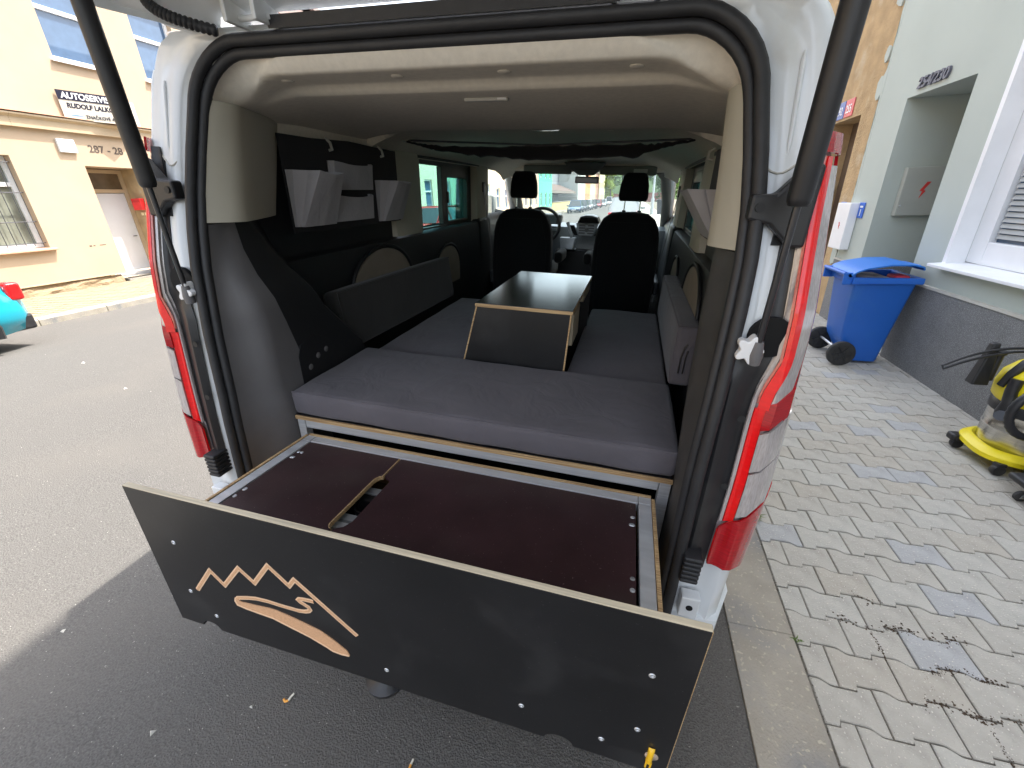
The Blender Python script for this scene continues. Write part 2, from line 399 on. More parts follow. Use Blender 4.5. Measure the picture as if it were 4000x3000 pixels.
# crumbs, dry soil and weeds in the joints
cr = MB()
def crumb(mb, x, y, z, s):
    a = random.random()*6.28; q = [(x+s*math.cos(a+t), y+s*math.sin(a+t), z) for t in (0,2.1,4.2)]
    mb.add(q + [(x, y, z+s*.8)], [(0,1,3),(1,2,3),(2,0,3)])
def jbnd(k, x): return 1.600 + k*PITCH + wave(x, .773 if k % 2 == 0 else .873)
for x, k, n in ((1.30,-2,90),(1.20,-2,60),(1.12,-1,60),(1.28,-1,50),(1.20,-3,60),(1.38,-3,70),(1.42,-4,80),(1.55,-4,50),(1.10,-3,40),(1.06,0,30),(.95,-1,30),(1.62,-5,40)):
    for _ in range(n):
        xx = x + random.gauss(0,.038); crumb(cr, xx, jbnd(k, xx) + random.gauss(0,.009)*random.choice((1,1,1,2.2)), -.001, random.uniform(.002,.0062))
for xj, k, n in ((1.22,-3,90),(1.12,-2,60),(1.32,-4,70),(1.52,-4,40),(1.02,-1,40),(1.42,-3,30)):
    for _ in range(n): crumb(cr, xj + random.gauss(0,.004), jbnd(k, xj) - random.uniform(0,.13), -.003, random.uniform(.002,.0055))
for _ in range(260):
    crumb(cr, .7265 + random.gauss(0,.006), random.uniform(.5,2.2), -.003, random.uniform(.001,.003))
for _ in range(90): crumb(cr, random.uniform(.75,2.4), random.uniform(.7,4.5), .001, random.uniform(.001,.0028))
o = struct("dry_soil_crumbs", cr, m_soil, merge=False); o['kind'] = 'stuff'
def weed(x, y, z, n, h, label):
    mb = MB()
    for _ in range(n):
        a = random.random()*6.28; l = h*random.uniform(.5,1.1); w_ = random.uniform(.002,.004); d = Vector((math.cos(a), math.sin(a), 0)); sd = Vector((-d.y, d.x, 0))*w_
        b = Vector((x,y,z)) + d*random.uniform(0,.012); m1 = b + d*l*.35 + Vector((0,0,l*.55)); t = b + d*l*.9 + Vector((0,0,l*.6))
        mb.add([b-sd, b+sd, m1+sd, m1-sd, t], [(0,1,2,3),(3,2,4)])
    solo("weed", mb, m_grass, label, "weed", base=(x,y,z))
weed(.735, 2.02, -.003, 46, .055, "small tuft of green weeds between kerb and pavers behind the tail lamp")
weed(.727, 1.33, -.006, 12, .02, "tiny green seedling in the joint beside the concrete kerb")
# pale stone chips on the asphalt
ch = MB()
for _ in range(110):
    x = random.uniform(-8.5, .45); y = random.uniform(.15, 6)
    z = interp(x, RX, RZ); crumb(ch, x, y, z + .001, random.uniform(.0015,.0045))
for x, y, s in ((-1.4,.45,.012),(-1.15,.60,.009),(-2.1,.62,.010),(-4.6,3.1,.022),(-5.9,3.0,.02),(-4.5,2.5,.018)):
    crumb(ch, x, y, interp(x,RX,RZ) + .001, s)
o = struct("stone_chips", ch, M("pale_stone_chip", (.55,.53,.48), rough=.9, var=.2)); o['kind'] = 'stuff'

# ---- left side: kerb stones, pavement
lp = MB(); lp.box(-12.05,-9.40,-12,10,-.2,.055); lp.hexa([(-12.05,10,-.2),(-9.4,10,-.2),(-9.4,200,ZG(200)-.2),(-12.05,200,ZG(200)-.2),(-12.05,10,.055),(-9.4,10,.055),(-9.4,200,ZG(200)+.055),(-12.05,200,ZG(200)+.055)])
m_pavL = M("sunlit_paver", (.25,.205,.135), rough=.95, var=.12, vs=4, bump=.4, bs=60, bdist=.006)
lpo = struct("opposite_pavement", lp, M("sand_joint_far", (.26,.22,.15), rough=1))
mb = MB()
for r_ in range(0, 84):
    y = 2.2 + r_*.125
    for c in range(13):
        x = -12.0 + (c + (.5 if r_ % 2 else 0))*.2
        if x + .2 > -9.42: continue
        z = .062 + random.uniform(-.002,.002)
        mb.hexa([(x+.006,y+.006,.03),(x+.194,y+.006,.03),(x+.194,y+.119,.03),(x+.006,y+.119,.03),(x+.010,y+.010,z),(x+.19,y+.010,z),(x+.19,y+.115,z),(x+.010,y+.115,z)])
part("sunlit_pavers", mb, m_pavL, lpo, kind='stuff', merge=False)
ks = mesh("kerb_stone", MB().prism([(-9.39,-.2),(-9.25,-.2),(-9.25,.05),(-9.28,.075),(-9.39,.078)], 'y', .006, .994), m_kerb, bevel=.008)
lk = struct("opposite_kerb", MB().box(-9.39,-9.27,-12,60,-.4,-.02), m_kerb)
for i in range(0, 26):
    o = bpy.data.objects.new("kerb_stone", ks); COL.objects.link(o); o.parent = lk; o.location = (random.uniform(-.006,.006), i + .4, random.uniform(-.004,.004) + ZG(i))

# ============================================================ BUILDINGS
m_cream = M("cream_render", (.475,.365,.258), rough=.95, var=.05, vs=1.2, bump=.25, bs=60, bdist=.006, spec=.15, dust=(.445,.35,.25), dust_s=.8, dust_t=.55, dust_w=.3)
m_cream2 = M("pale_cornice_render", (.47,.37,.25), rough=.95, var=.06, vs=3, spec=.15)
m_reveal = M("bare_beige_plaster", (.40,.30,.17), rough=1, var=.2, vs=4, bump=.5, bs=30, bdist=.01, dust=(.50,.43,.34), dust_s=5, dust_t=.6)
m_whiteframe = M("white_window_frame", (.78,.79,.80), rough=.4, var=.03)
m_tile = M("terracotta_sill", (.58,.33,.22), rough=.7, var=.12, vs=12)
m_rubble = M("crumbling_plinth", (.26,.19,.115), rough=1, var=.25, vs=5, bump=.9, bs=18, bdist=.03)
m_doorw = M("white_door_panel", (.60,.62,.65), rough=.45, var=.02)
m_iron = M("dark_iron", (.06,.06,.065), rough=.5, metal=.3, var=.2, vs=30)
m_dirt = M("dark_wall_paint", (.10,.075,.06), rough=.9)
m_rtile = M("brown_roof_tile", (.10,.06,.045), rough=.8, var=.25, vs=8)

def roof_mb(x0, x1, y0, y1, z, rise, over=.3):
    xm = (x0+x1)/2
    mb = MB(); mb.hexa([(x0-over,y0,z-.08),(xm,y0,z+rise),(xm,y1,z+rise),(x0-over,y1,z-.08),(x0-over,y0,z+.04),(xm,y0,z+rise+.12),(xm,y1,z+rise+.12),(x0-over,y1,z+.04)])
    mb.hexa([(xm,y0,z+rise),(x1+over,y0,z-.08),(x1+over,y1,z-.08),(xm,y1,z+rise),(xm,y0,z+rise+.12),(x1+over,y0,z+.04),(x1+over,y1,z+.04),(xm,y1,z+rise+.12)])
    return mb
def shell(mb, x0, x1, y0, y1, z0, z1, skip):
    """remaining outer faces of a building block; skip = facade side already built"""
    if skip != 'x1': mb.quad((x1,y0,z0),(x1,y1,z0),(x1,y1,z1),(x1,y0,z1))
    if skip != 'x0': mb.quad((x0,y0,z0),(x0,y0,z1),(x0,y1,z1),(x0,y1,z0))
    mb.quad((x0,y0,z0),(x1,y0,z0),(x1,y0,z1),(x0,y0,z1)); mb.quad((x0,y1,z0),(x0,y1,z1),(x1,y1,z1),(x1,y1,z0))
    mb.quad((x0,y0,z1),(x1,y0,z1),(x1,y1,z1),(x0,y1,z1))
def window(parent, x, face, y0, y1, z0, z1, depth, fw=.07, transom=None, mull=None, mat=None, pane=None):
    """white window in a recess: frame bars and the pane as its sub-part"""
    xi = x - face*depth; mat = mat or m_whiteframe
    mb = MB(); a, b = sorted((xi, xi + face*.07))
    mb.box(a,b,y0,y0+fw,z0,z1).box(a,b,y1-fw,y1,z0,z1).box(a,b,y0+fw,y1-fw,z0,z0+fw).box(a,b,y0+fw,y1-fw,z1-fw,z1)
    for t in (transom or []): mb.box(a,b,y0+fw,y1-fw,t-.04,t+.04)
    for t in (mull or []): mb.box(a+.002,b-.002,t-.045,t+.045,z0+fw,z1-fw)
    wd = part("window", mb, mat, parent, bevel=.006)
    q = MB(); q.box(min(xi,xi+face*.02),max(xi,xi+face*.02),y0+fw*.5,y1-fw*.5,z0+fw*.5,z1-fw*.5)
    part("pane", q, pane or m_pane, wd)
    return wd

# ---- cream house with the car workshop sign
XL = -12.0
ch_ = thing("cream_house", "sunlit cream rendered house across the road with barred window and white door", "house", base=(XL,7,0))
UP = [(-1.8,-.7),(.12,1.22),(2.05,3.15),(3.97,5.07),(5.95,6.95),(7.90,8.98),(9.82,10.90)]
holes = [(4.75,6.45,.98,2.72),(.9,2.6,.98,2.72),(7.70,8.82,.06,2.60)] + [(a,b,4.60,6.40) for a,b in UP]
mb = MB(); wall_grid(mb, XL, -4, 11.4, .26, 7.6, [h for h in holes if h[2] > .2], .30, 1)
mb2 = MB()
wall = MB(); wall_grid(wall, XL, -4, 11.4, .26, 7.6, [h for h in holes if h[2] > .2] + [(7.70,8.82,.26,2.60)], .30, 1)
wall.quad((XL-.3,7.70,.26),(XL-.66,7.70,.26),(XL-.66,7.70,2.6),(XL-.3,7.70,2.6)); wall.quad((XL-.3,7.70,2.6),(XL-.66,7.70,2.6),(XL-.66,8.82,2.6),(XL-.3,8.82,2.6))
shell(wall, XL-9, XL, -4, 11.4, 0, 7.6, 'x1')
part("wall", wall, m_cream, ch_)
rv = MB().quad((XL-.002,8.812,.08),(XL-.66,8.812,.08),(XL-.66,8.812,2.598),(XL-.002,8.812,2.598)); part("door_reveal", rv, m_reveal, ch_)
cn = MB()
for a, b in ((-4,6.66),(6.664,11.4)):
    cn.prism([(XL-.05,3.24),(XL+.09,3.24),(XL+.09,3.40),(XL+.15,3.45),(XL+.15,3.48),(XL-.05,3.50)], 'y', a, b)
part("cornice", cn, m_cream2, ch_)
part("cornice_flashing", MB().box(XL-.02,XL+.17,-4,11.4,3.502,3.515), m_tile, ch_)
part("eaves_cornice", MB().prism([(XL-.05,7.25),(XL+.12,7.28),(XL+.35,7.5),(XL+.35,7.6),(XL-.05,7.6)], 'y', -4, 11.4), m_cream2, ch_)
part("roof", roof_mb(XL-9, XL, -4, 11.4, 7.6, 3.4), m_rtile, ch_)
# rubble plinth
pl = []; 
for i in range(0, 75):
    y = -3.9 + i*.205
    if 7.66 < y < 8.86: continue
    pl.append([(XL+.055+random.uniform(-.035,.03), y, .03), (XL+.045+random.uniform(-.04,.02), y, .12), (XL+.02+random.uniform(-.05,.015), y, .19), (XL-.03, y, .255+random.uniform(-.02,.012))])
a_ = [r_ for r_ in pl if r_[0][1] < 7.7]; b_ = [r_ for r_ in pl if r_[0][1] > 8.8]
part("plinth", MB().loft(a_).loft(b_), m_rubble, ch_)
part("drip_edge", MB().box(XL-.02,XL+.025,-4,7.69,.256,.275).box(XL-.02,XL+.025,8.83,11.4,.256,.275), m_cream2, ch_)
for i, (a, b) in enumerate(UP):
    wd = window(ch_, XL, 1, a, b, 4.62, 6.40, .20, .075, transom=[5.53])
    part("sill", MB().prism([(XL-.22,4.60),(XL+.07,4.56),(XL+.07,4.585),(XL-.22,4.635)], 'y', a-.06, b+.06), m_whiteframe, wd)
for a, b in ((4.75,6.45),(.9,2.6)):
    wd = window(ch_, XL, 1, a, b, .99, 2.72, .24, .08, transom=[2.2], mull=[(a+b)/2], pane=M("bright_pane", (.20,.21,.17), rough=.15, var=.3, vs=3))
    part("sill", MB().prism([(XL-.26,.955),(XL+.10,.93),(XL+.10,.965),(XL-.26,.99)], 'y', a-.09, b+.09), m_tile, wd, bevel=.006)
    bars = MB()
    n = 12
    for k in range(n): bars.tube([(XL-.05, a+.06+(b-a-.12)*k/(n-1), 1.03), (XL-.05, a+.06+(b-a-.12)*k/(n-1), 2.66)], .008, 6)
    for z in (1.08, 1.5, 2.05, 2.6): bars.tube([(XL-.05,a+.01,z),(XL-.05,b-.01,z)], .010, 6)
    part("window_grille", bars, m_iron, ch_, smooth=50)
# white door deep in its reveal
XD = XL - .60
dr = part("door", MB().box(XD-.04,XD,7.79,8.72,.10,2.06), m_doorw, ch_, bevel=.006)
part("door_frame", MB().box(XD-.05,XD+.03,7.705,7.785,.10,2.58).box(XD-.05,XD+.03,8.725,8.808,.10,2.58).box(XD-.05,XD+.03,7.785,8.725,2.07,2.15).box(XD-.05,XD+.03,7.785,8.725,2.50,2.58), m_cream2, ch_)
part("door_handle", MB().tube([(XD+.0,8.63,1.05),(XD+.05,8.63,1.05),(XD+.05,8.54,1.05)], .010, 8), m_iron, dr)
part("kick_panel", MB().box(XD,XD+.012,7.86,8.65,.14,.28), m_doorw, dr)
part("transom_pane", MB().box(XD-.02,XD-.005,7.785,8.725,2.15,2.50), M("brown_transom_glass", (.13,.095,.06), rough=.15, var=.2), ch_)
part("threshold", MB().box(XL-.66,XL+.02,7.70,8.82,.02,.10), m_kerb, ch_)
part("house_number", text_mb("287 - 28", .205, frame4((XL+.004, 7.90, 2.885), (0,1,0), (0,0,1)), .001, bold=.004, sx=1.04), m_dirt, ch_)
part("wall_scrawl", MB().box(XL,XL+.003,7.16,7.21,.92,.95).box(XL,XL+.003,7.24,7.28,.925,.945).box(XL,XL+.003,7.37,7.50,.93,.945), m_dirt, ch_)
solo("meter_cabinet", MB().box(XL+.003,XL+.06,7.325,7.64,2.84,3.095), M("white_cabinet", (.74,.76,.78), rough=.5, var=.05), "small white meter cabinet on the cream wall left of the painted numbers", "cabinet", base=(XL,7.48,2.97), bevel=.008)
mbx = MB().box(XL-.42,XL-.12,8.70,8.808,1.66,1.93)
t = thing("letterbox", "bright red letterbox in the doorway beside the white door", "letterbox", base=(XL-.27,8.75,1.8))
part("case", mbx, M("letterbox_red", (.75,.03,.03), rough=.4), t, bevel=.008); part("flap", MB().box(XL-.40,XL-.14,8.692,8.70,1.84,1.885), M("letterbox_dark_red", (.60,.02,.02), rough=.4), t)
for zz in (XL-.33, XL-.21): part("nameplate", MB().box(zz-.04,zz+.04,8.80,8.812,1.53,1.60), M("nameplate_cream", (.75,.68,.45), rough=.5), t)
# the workshop sign: two boards meeting in a shallow ridge
sg = thing("shop_sign", "ridged workshop sign with dark top band and lettering on the cream wall", "sign", base=(XL,8.4,3.75))
A = Vector((XL+.05,7.66,0)); B = Vector((XL+.30,8.62,0)); Cc = Vector((XL+.05,9.22,0))
def board(p, q, z0, z1, off=0, th=.02):
    d = (q-p).normalized(); n = Vector((d.y,-d.x,0)); n = n if n.x > 0 else -n
    a, b = p+n*off, q+n*off; a2, b2 = a-n*th, b-n*th
    return MB().hexa([(a2.x,a2.y,z0),(b2.x,b2.y,z0),(b.x,b.y,z0),(a.x,a.y,z0),(a2.x,a2.y,z1),(b2.x,b2.y,z1),(b.x,b.y,z1),(a.x,a.y,z1)])
m_signw = M("sign_cream", (.55,.51,.43), rough=.5, var=.03); m_navy = M("sign_navy", (.012,.012,.03), rough=.4); m_letw = M("letter_white", (.82,.82,.82), rough=.5)
part("front_board", board(A,B,3.49,4.03), m_signw, sg); part("side_board", board(B,Cc,3.49,4.03), m_signw, sg)
part("top_band", board(A,B,3.855,4.03,.006,.005), m_navy, sg)
part("lower_band", board(A,A.lerp(B,.34),3.50,3.64,.004,.003), M("sign_grey", (.60,.60,.57), rough=.5), sg)
d_ = (B-A).normalized(); n_ = Vector((d_.y,-d_.x,0)); n_ = n_ if n_.x > 0 else -n_
def stext(txt, size, along, z, mt, off, bold, sx=1.0, shear=0):
    o = A + d_*along + n_*off
    part("lettering", text_mb(txt, size, frame4((o.x,o.y,z), d_, (0,0,1)), .001, bold=bold, sx=sx, shear=shear), mt, sg)
stext("AUTOSERVIS", .160, .06, 3.885, m_letw, .008, .004, .90, .12)
stext("RUDOLF LALKO", .125, .10, 3.715, m_navy, .002, .0055, .90, .12)
stext("ZNAČKOVÉ AUTO", .088, .36, 3.54, m_navy, .006, .002, .92)
sw = MB(); pts = [A + d_*(.07+.26*k/8) + n_*.007 for k in range(9)]
for k in range(8):
    h0 = .02*math.sin(math.pi*k/8)+.004; h1 = .02*math.sin(math.pi*(k+1)/8)+.004; z = 3.55+.02*k/8; z1 = 3.55+.02*(k+1)/8
    sw.quad((pts[k].x,pts[k].y,z),(pts[k+1].x,pts[k+1].y,z1),(pts[k+1].x,pts[k+1].y,z1+h1),(pts[k].x,pts[k].y,z+h0))
part("swoosh_logo", sw, M("swoosh_blue", (.10,.24,.55), rough=.5), sg)
part("bracket", MB().box(XL-.02,XL+.06,8.0,8.04,3.6,3.64).box(XL-.02,XL+.06,9.0,9.04,3.6,3.64), m_iron, sg)

# ---- grey-green house beside the pavement (casts the shade over the street)
m_gg = M("grey_green_render", (.47,.51,.46), rough=.95, var=.035, vs=1.5, bump=.35, bs=260, bdist=.004, spec=.15)
m_granite = M("speckled_plinth_render", (.155,.156,.153), rough=.9, var=.12, vs=8, bump=.5, bs=240, bdist=.004, speck=(.29,.29,.29), speck_s=170, speck_t=.55)
XR = 2.57; HR = 11.3
gh = thing("grey_green_house", "grey-green rendered house with dark speckled plinth and raised door number beside the pavement", "house", base=(XR,4,0))
WN = [(3.05,4.52),(1.0,2.4),(-.9,.5)]
rh = [(4.95,5.96,-.02,2.41)] + [(a,b,.985,2.50) for a,b in WN] + [(a,b,4.3,5.9) for a,b in WN] + [(4.9,6.1,4.3,5.9)] + [(a,b,7.7,9.3) for a,b in WN + [(4.9,6.1)]]
wl = MB(); wall_grid(wl, XR, -3.5, 6.55, -.02, HR, rh[1:], .22, -1) if False else wall_grid(wl, XR, -3.5, 6.55, -.02, HR, rh, .22, -1)
wl.quad((XR+.22,5.96,-.02),(XR+1.5,5.96,-.02),(XR+1.5,5.96,2.41),(XR+.22,5.96,2.41)); wl.quad((XR+.22,4.95,2.41),(XR+1.5,4.95,2.41),(XR+1.5,5.96,2.41),(XR+.22,5.96,2.41))
wl.quad((XR+.22,4.95,-.02),(XR+1.5,4.95,-.02),(XR+1.5,4.95,2.41),(XR+.22,4.95,2.41))
shell(wl, XR, XR+9, -3.5, 6.60, -.3, HR, 'x0')
# ragged edge where its render ends
edge = [(6.55, -.02)]; z = -.02
while z < HR:
    z = min(HR, z + random.uniform(.05,.16)); edge.append((6.58 + random.uniform(-.015,.02) + (.05 if 2.55 < z < 2.75 else 0), z))
wl.prism([(6.55,-.02)] + edge[1:] + [(6.55,HR)], 'x', XR-.002, XR+.05)
part("wall", wl, m_gg, gh)
pp = MB()
for a, b in ((-3.5,4.95),(5.96,6.60)): pp.box(XR-.022,XR+.02,a,b,-.02,.755)
pp.box(XR+.0,XR+1.4,5.942,5.958,-.02,.755)
part("plinth", pp, m_granite, gh)
part("plinth_capping", MB().box(XR-.030,XR+.01,-3.5,4.95,.757,.778).box(XR-.030,XR+.01,5.96,6.60,.757,.778), M("pale_capping", (.52,.50,.44), rough=.8), gh)
part("passage_door", MB().box(XR+1.40,XR+1.45,4.95,5.96,-.02,2.41), M("brown_door", (.10,.08,.06), rough=.6), gh)
for i, (a, b) in enumerate(WN):
    wd = window(gh, XR, -1, a, b, 1.0, 2.50, .20, .17, mull=[(a+b)/2])
    part("sill", MB().prism([(XR-.10,.955),(XR+.22,.975),(XR+.22,1.0),(XR-.10,.98)], 'y', a-.05, b+.05), m_whiteframe, wd, bevel=.004)
    rvw = MB(); rvw.box(XR-.004,XR+.128,a-.04,a+.006,.983,2.54).box(XR-.004,XR+.128,b-.006,b+.04,.983,2.54).box(XR-.004,XR+.128,a+.006,b-.006,2.494,2.54)
    part("white_reveal", rvw, m_whiteframe, gh)
    bl = MB()
    for k in range(28): bl.hexa([(XR+.150,a+.19,1.2+k*.04),(XR+.153,a+.19,1.2+k*.04),(XR+.153,b-.19,1.2+k*.04),(XR+.150,b-.19,1.2+k*.04),(XR+.165,a+.19,1.23+k*.04),(XR+.168,a+.19,1.23+k*.04),(XR+.168,b-.19,1.23+k*.04),(XR+.165,b-.19,1.23+k*.04)])
    part("blind_slats", bl, M("grey_blind", (.40,.41,.40), rough=.6), wd, kind='stuff')
    window(gh, XR, -1, a, b, 4.32, 5.9, .20, .08, transom=[5.3])
for a, b in WN + [(4.9,6.1)]: window(gh, XR, -1, a, b, 7.72, 9.3, .20, .08, transom=[8.7])
window(gh, XR, -1, 4.9, 6.1, 4.32, 5.9, .20, .08, transom=[5.3])
part("roof", roof_mb(XR, XR+9, -3.5, 6.6, HR, 3.6, .32), m_rtile, gh)
rt = MB()
for r_ in range(26):
    for q in range(1):
        x0 = XR - .32 + r_*.185; zz = HR + .04 + (x0 - (XR-.32))*(3.68/4.82); rt.box(x0, x0+.19, -3.5, 6.6, zz+.0, zz+.05)
part("roof_tile_courses", rt, m_rtile, gh, kind='stuff')
part("gutter", MB().tube([(XR-.36,-3.5,HR-.02),(XR-.36,6.6,HR-.02)], .07, 10), M("gutter_zinc", (.35,.36,.37), rough=.4, metal=.7), gh, smooth=50)
nb = text_mb("254/230", .125, frame4((XR-.012, 5.80, 2.462), (0,-1,0), (0,0,1)), .010, bold=.003, sx=1.12, shear=.18)
part("door_number", nb, M("anthracite_numeral", (.10,.10,.13), rough=.5), gh)
bx = thing("electric_box", "grey metal fuse box with red lightning mark inside the doorway recess", "fuse box", base=(XR+.4,5.93,1.53))
part("case", MB().box(XR+.16,XR+.80,5.885,5.955,1.30,1.775), M("box_grey", (.42,.43,.38), rough=.5, var=.04), bx, bevel=.006)
part("lightning_mark", MB().prism([(XR+.33,1.47),(XR+.375,1.545),(XR+.352,1.55),(XR+.40,1.63),(XR+.365,1.63),(XR+.32,1.545),(XR+.345,1.54)], 'y', 5.881, 5.884), M("warning_red", (.70,.05,.04), rough=.5), bx)
part("lock", MB().lathe([(.012,5.878),(.012,5.886)], (XR+.185,0,1.40), 'y', 12), m_steel, bx)
mc = thing("gas_meter_cabinet", "tall white meter cabinet on the wall behind the blue bin", "cabinet", base=(XR,6.5,1.16))
part("case", MB().box(XR-.10,XR-.003,6.33,6.69,.895,1.43), m_knob, mc, bevel=.008)
part("warning_mark", MB().prism([(6.50,1.13),(6.52,1.17),(6.51,1.17),(6.53,1.21),(6.515,1.21),(6.49,1.165),(6.505,1.163)], 'x', XR-.104, XR-.1005), M("warning_red2", (.65,.06,.05), rough=.5), mc)
m_bluep = M("blue_plate", (.02,.12,.55), rough=.4)
for y0, y1, lb in ((6.705,6.85,"blue utility plate left of the white meter cabinet"),(6.195,6.325,"blue utility plate right of the white meter cabinet")):
    t = thing("utility_plate", lb, "sign", base=(XR,(y0+y1)/2,1.35))
    part("plate", MB().box(XR-.012,XR-.003,y0,y1,1.265,1.435), m_bluep, t, bevel=.003)
    part("print", MB().box(XR-.0145,XR-.0125,y0+.03,y1-.03,1.38,1.40).box(XR-.0145,XR-.0125,(y0+y1)/2-.008,(y0+y1)/2+.008,1.29,1.36), m_letw, t)

# ---- ochre house further along
m_och = M("rough_ochre_plaster", (.48,.34,.19), rough=1, var=.14, vs=5, bump=.9, bs=45, bdist=.02, spec=.1, dust=(.55,.45,.31), dust_s=4, dust_t=.55)
oh = thing("ochre_house", "old house with rough ochre plaster and recessed doorway past the grey-green one", "house", base=(XR,11,0))
ohh = [(7.0,7.95,-.1,2.42),(8.9,10.0,1.0,2.6),(11,12.1,1.0,2.6),(13.1,14.2,1.0,2.6),(7.3,8.4,4.3,5.9),(9.6,10.7,4.3,5.9),(12,13.1,4.3,5.9),(7.3,8.4,7.6,9.2),(9.6,10.7,7.6,9.2),(12,13.1,7.6,9.2)]
wl = MB(); wall_grid(wl, XR+.015, 6.60, 16, -.15, 11.3, ohh, .30, -1); shell(wl, XR+.015, XR+9, 6.603, 16, -.3, 11.3, 'x0')
part("wall", wl, m_och, oh)
for h in ohh[1:]: window(oh, XR+.015, -1, *h, .25, .08, transom=[h[2]+1.1])
part("door", MB().box(XR+.30,XR+.34,7.0,7.95,-.1,2.42), M("dark_brown_door", (.13,.09,.06), rough=.6, var=.2), oh)
part("roof", roof_mb(XR, XR+9, 6.6, 16, 11.3, 3.4, .3), m_rtile, oh)
for zc, yc, s in ((2.62,6.66,.09),(2.95,6.68,.06),(.8,6.70,.10),(3.5,6.7,.12)):
    pt = MB().prism([(yc+s*math.cos(a)*random.uniform(.6,1), zc+s*1.6*math.sin(a)*random.uniform(.6,1)) for a in [k*.7 for k in range(9)]], 'x', XR-.003, XR+.02)
    part("bare_render_patch", pt, m_gg, oh)
for y0, col, txt, lb in ((7.27,(.60,.05,.06),"255","red house number plate above the ochre doorway"),(7.54,(.03,.09,.36),"292","blue house number plate above the ochre doorway")):
    t = thing("number_plate", lb, "number plate", base=(XR,y0+.12,2.56))
    part("plate", MB().box(XR+.004,XR+.013,y0,y0+.25,2.45,2.65), M("plate_"+txt, col, rough=.3), t, bevel=.003)
    part("numerals", text_mb(txt, .13, frame4((XR+.002,y0+.215,2.50),(0,-1,0),(0,0,1)), .001, bold=.002, sx=.85), m_letw, t)
ln = thing("notice_board", "white house-shaped notice board hanging in the ochre doorway", "notice board", base=(XR,7.5,1.5))
part("board", MB().prism([(7.30,1.12),(7.80,1.12),(7.80,1.66),(7.55,1.80),(7.30,1.66)], 'x', XR-.02, XR+.0), m_knob, ln, bevel=.004)
part("print", MB().box(XR-.0225,XR-.0205,7.38,7.72,1.52,1.535).box(XR-.0225,XR-.0205,7.40,7.70,1.30,1.312).box(XR-.0225,XR-.0205,7.44,7.66,1.22,1.232), m_dirt, ln)
part("lettering", text_mb("kontakt", .085, frame4((XR-.022,7.70,1.40),(0,-1,0),(0,0,1)), .001, sx=.9), m_dirt, ln) if False else None

# ---- houses further along the left side of the street
def house(label, y0, y1, h, col, rows, wcol=None, n=3, rise=3.0, door=False, x=XL, face=1, cat="house", frame_mat=None):
    zb = ZG(y0)
    m = M("render_" + label.split()[0] + str(int(y0)), col, rough=.95, var=.05, vs=.8)
    t = thing("street_house", label, cat, base=(x, (y0+y1)/2, zb))
    hs = []; wdt = (y1-y0)/n
    for z0, z1 in rows:
        for k in range(n):
            c = y0 + wdt*(k+.5); hs.append((c-.5, c+.5, zb+z0, zb+z1))
    wl = MB(); wall_grid(wl, x, y0, y1, zb-.2, zb+h, hs, .18, face)
    x0, x1 = (x-9, x) if face > 0 else (x, x+9)
    shell(wl, x0, x1, y0, y1, zb-.2, zb+h, 'x1' if face > 0 else 'x0')
    part("wall", wl, m, t)
    for q in hs: window(t, x, face, *q, .14, .08, transom=[q[2]+(q[3]-q[2])*.62])
    part("roof", roof_mb(x0, x1, y0, y1, zb+h, rise, .25), m_rtile, t)
    pb = MB(); pb.box(*sorted((x-.05, x+face*.04)), y0, y1, zb-.2, zb+.7); part("plinth", pb, m_kerb, t)
    return t
house("pale grey two-storey house next to the cream workshop house", 11.42, 21, 7.4, (.55,.56,.53), [(1.2,2.7),(4.4,6.0)], n=4)
house("cream house with tall windows seen through the driver's window", 21.05, 38, 7.8, (.62,.56,.42), [(1.2,2.9),(4.6,6.3)], n=6)
house("pinkish cream house left of the mint green one", 38.05, 56.8, 8.0, (.68,.50,.34), [(1.0,2.7),(4.4,6.2)], n=7)
house("mint green house seen through the windscreen", 56.9, 66.2, 8.6, (.10,.58,.33), [(.9,2.5),(4.3,5.9)], n=3)
house("long cream house added out of view behind the camera to bounce sunlight", -24, -4.05, 8.2, (.62,.50,.34), [(1.0,2.7),(4.4,6.2)], n=6)  # added unseen so its sunny front throws light into the van's rear
# grey hall with a canopy behind a low yellow wall
t = thing("grey_hall", "tall windowless grey hall behind the low yellow wall", "hall", base=(-16,80,ZG(70)))
wl = MB(); shell(wl, -26, -16, 66.4, 96, ZG(70)-.5, 14, ''); part("wall", wl, M("grey_panel", (.28,.31,.33), rough=.7, var=.06, vs=.5, stretch=(1,4,.2)), t)
part("canopy_slab", MB().box(-16,-12.3,66.5,95,2.3,2.65), M("brown_slab", (.20,.17,.14), rough=.8), t)
part("canopy_roof", MB().hexa([(-16,66.5,2.66),(-12.3,66.5,2.66),(-12.3,95,2.66),(-16,95,2.66),(-16,66.5,4.0),(-15.6,66.5,4.0),(-15.6,95,4.0),(-16,95,4.0)]), m_rtile, t)
t = thing("yellow_wall", "low yellow street wall in front of the grey hall", "wall", base=(-12,80,ZG(80)))
part("wall_face", MB().box(-12.25,-12,66.4,95.5,ZG(95)-.2,.98), M("yellow_render", (.50,.43,.18), rough=.95, var=.08, vs=1), t)
part("coping", MB().box(-12.3,-11.95,66.4,95.5,.985,1.06), m_kerb, t)
part("railing", MB().box(-12.15,-12.1,66.4,95.5,1.75,1.8).box(-12.15,-12.1,66.4,95.5,1.1,1.14), m_iron, t)
house("narrow pale grey house past the yellow wall", 96.2, 109.6, 9.0, (.58,.60,.56), [(.9,2.8),(4.6,6.2)], n=4)
house("orange house half hidden by the rear-view mirror", 109.7, 121.6, 9.5, (.72,.30,.12), [(.9,2.8),(4.8,6.4)], n=4)
house("pale yellow house right of the orange one", 121.7, 137, 9.3, (.70,.60,.38), [(.9,2.8),(4.8,6.4)], n=5)
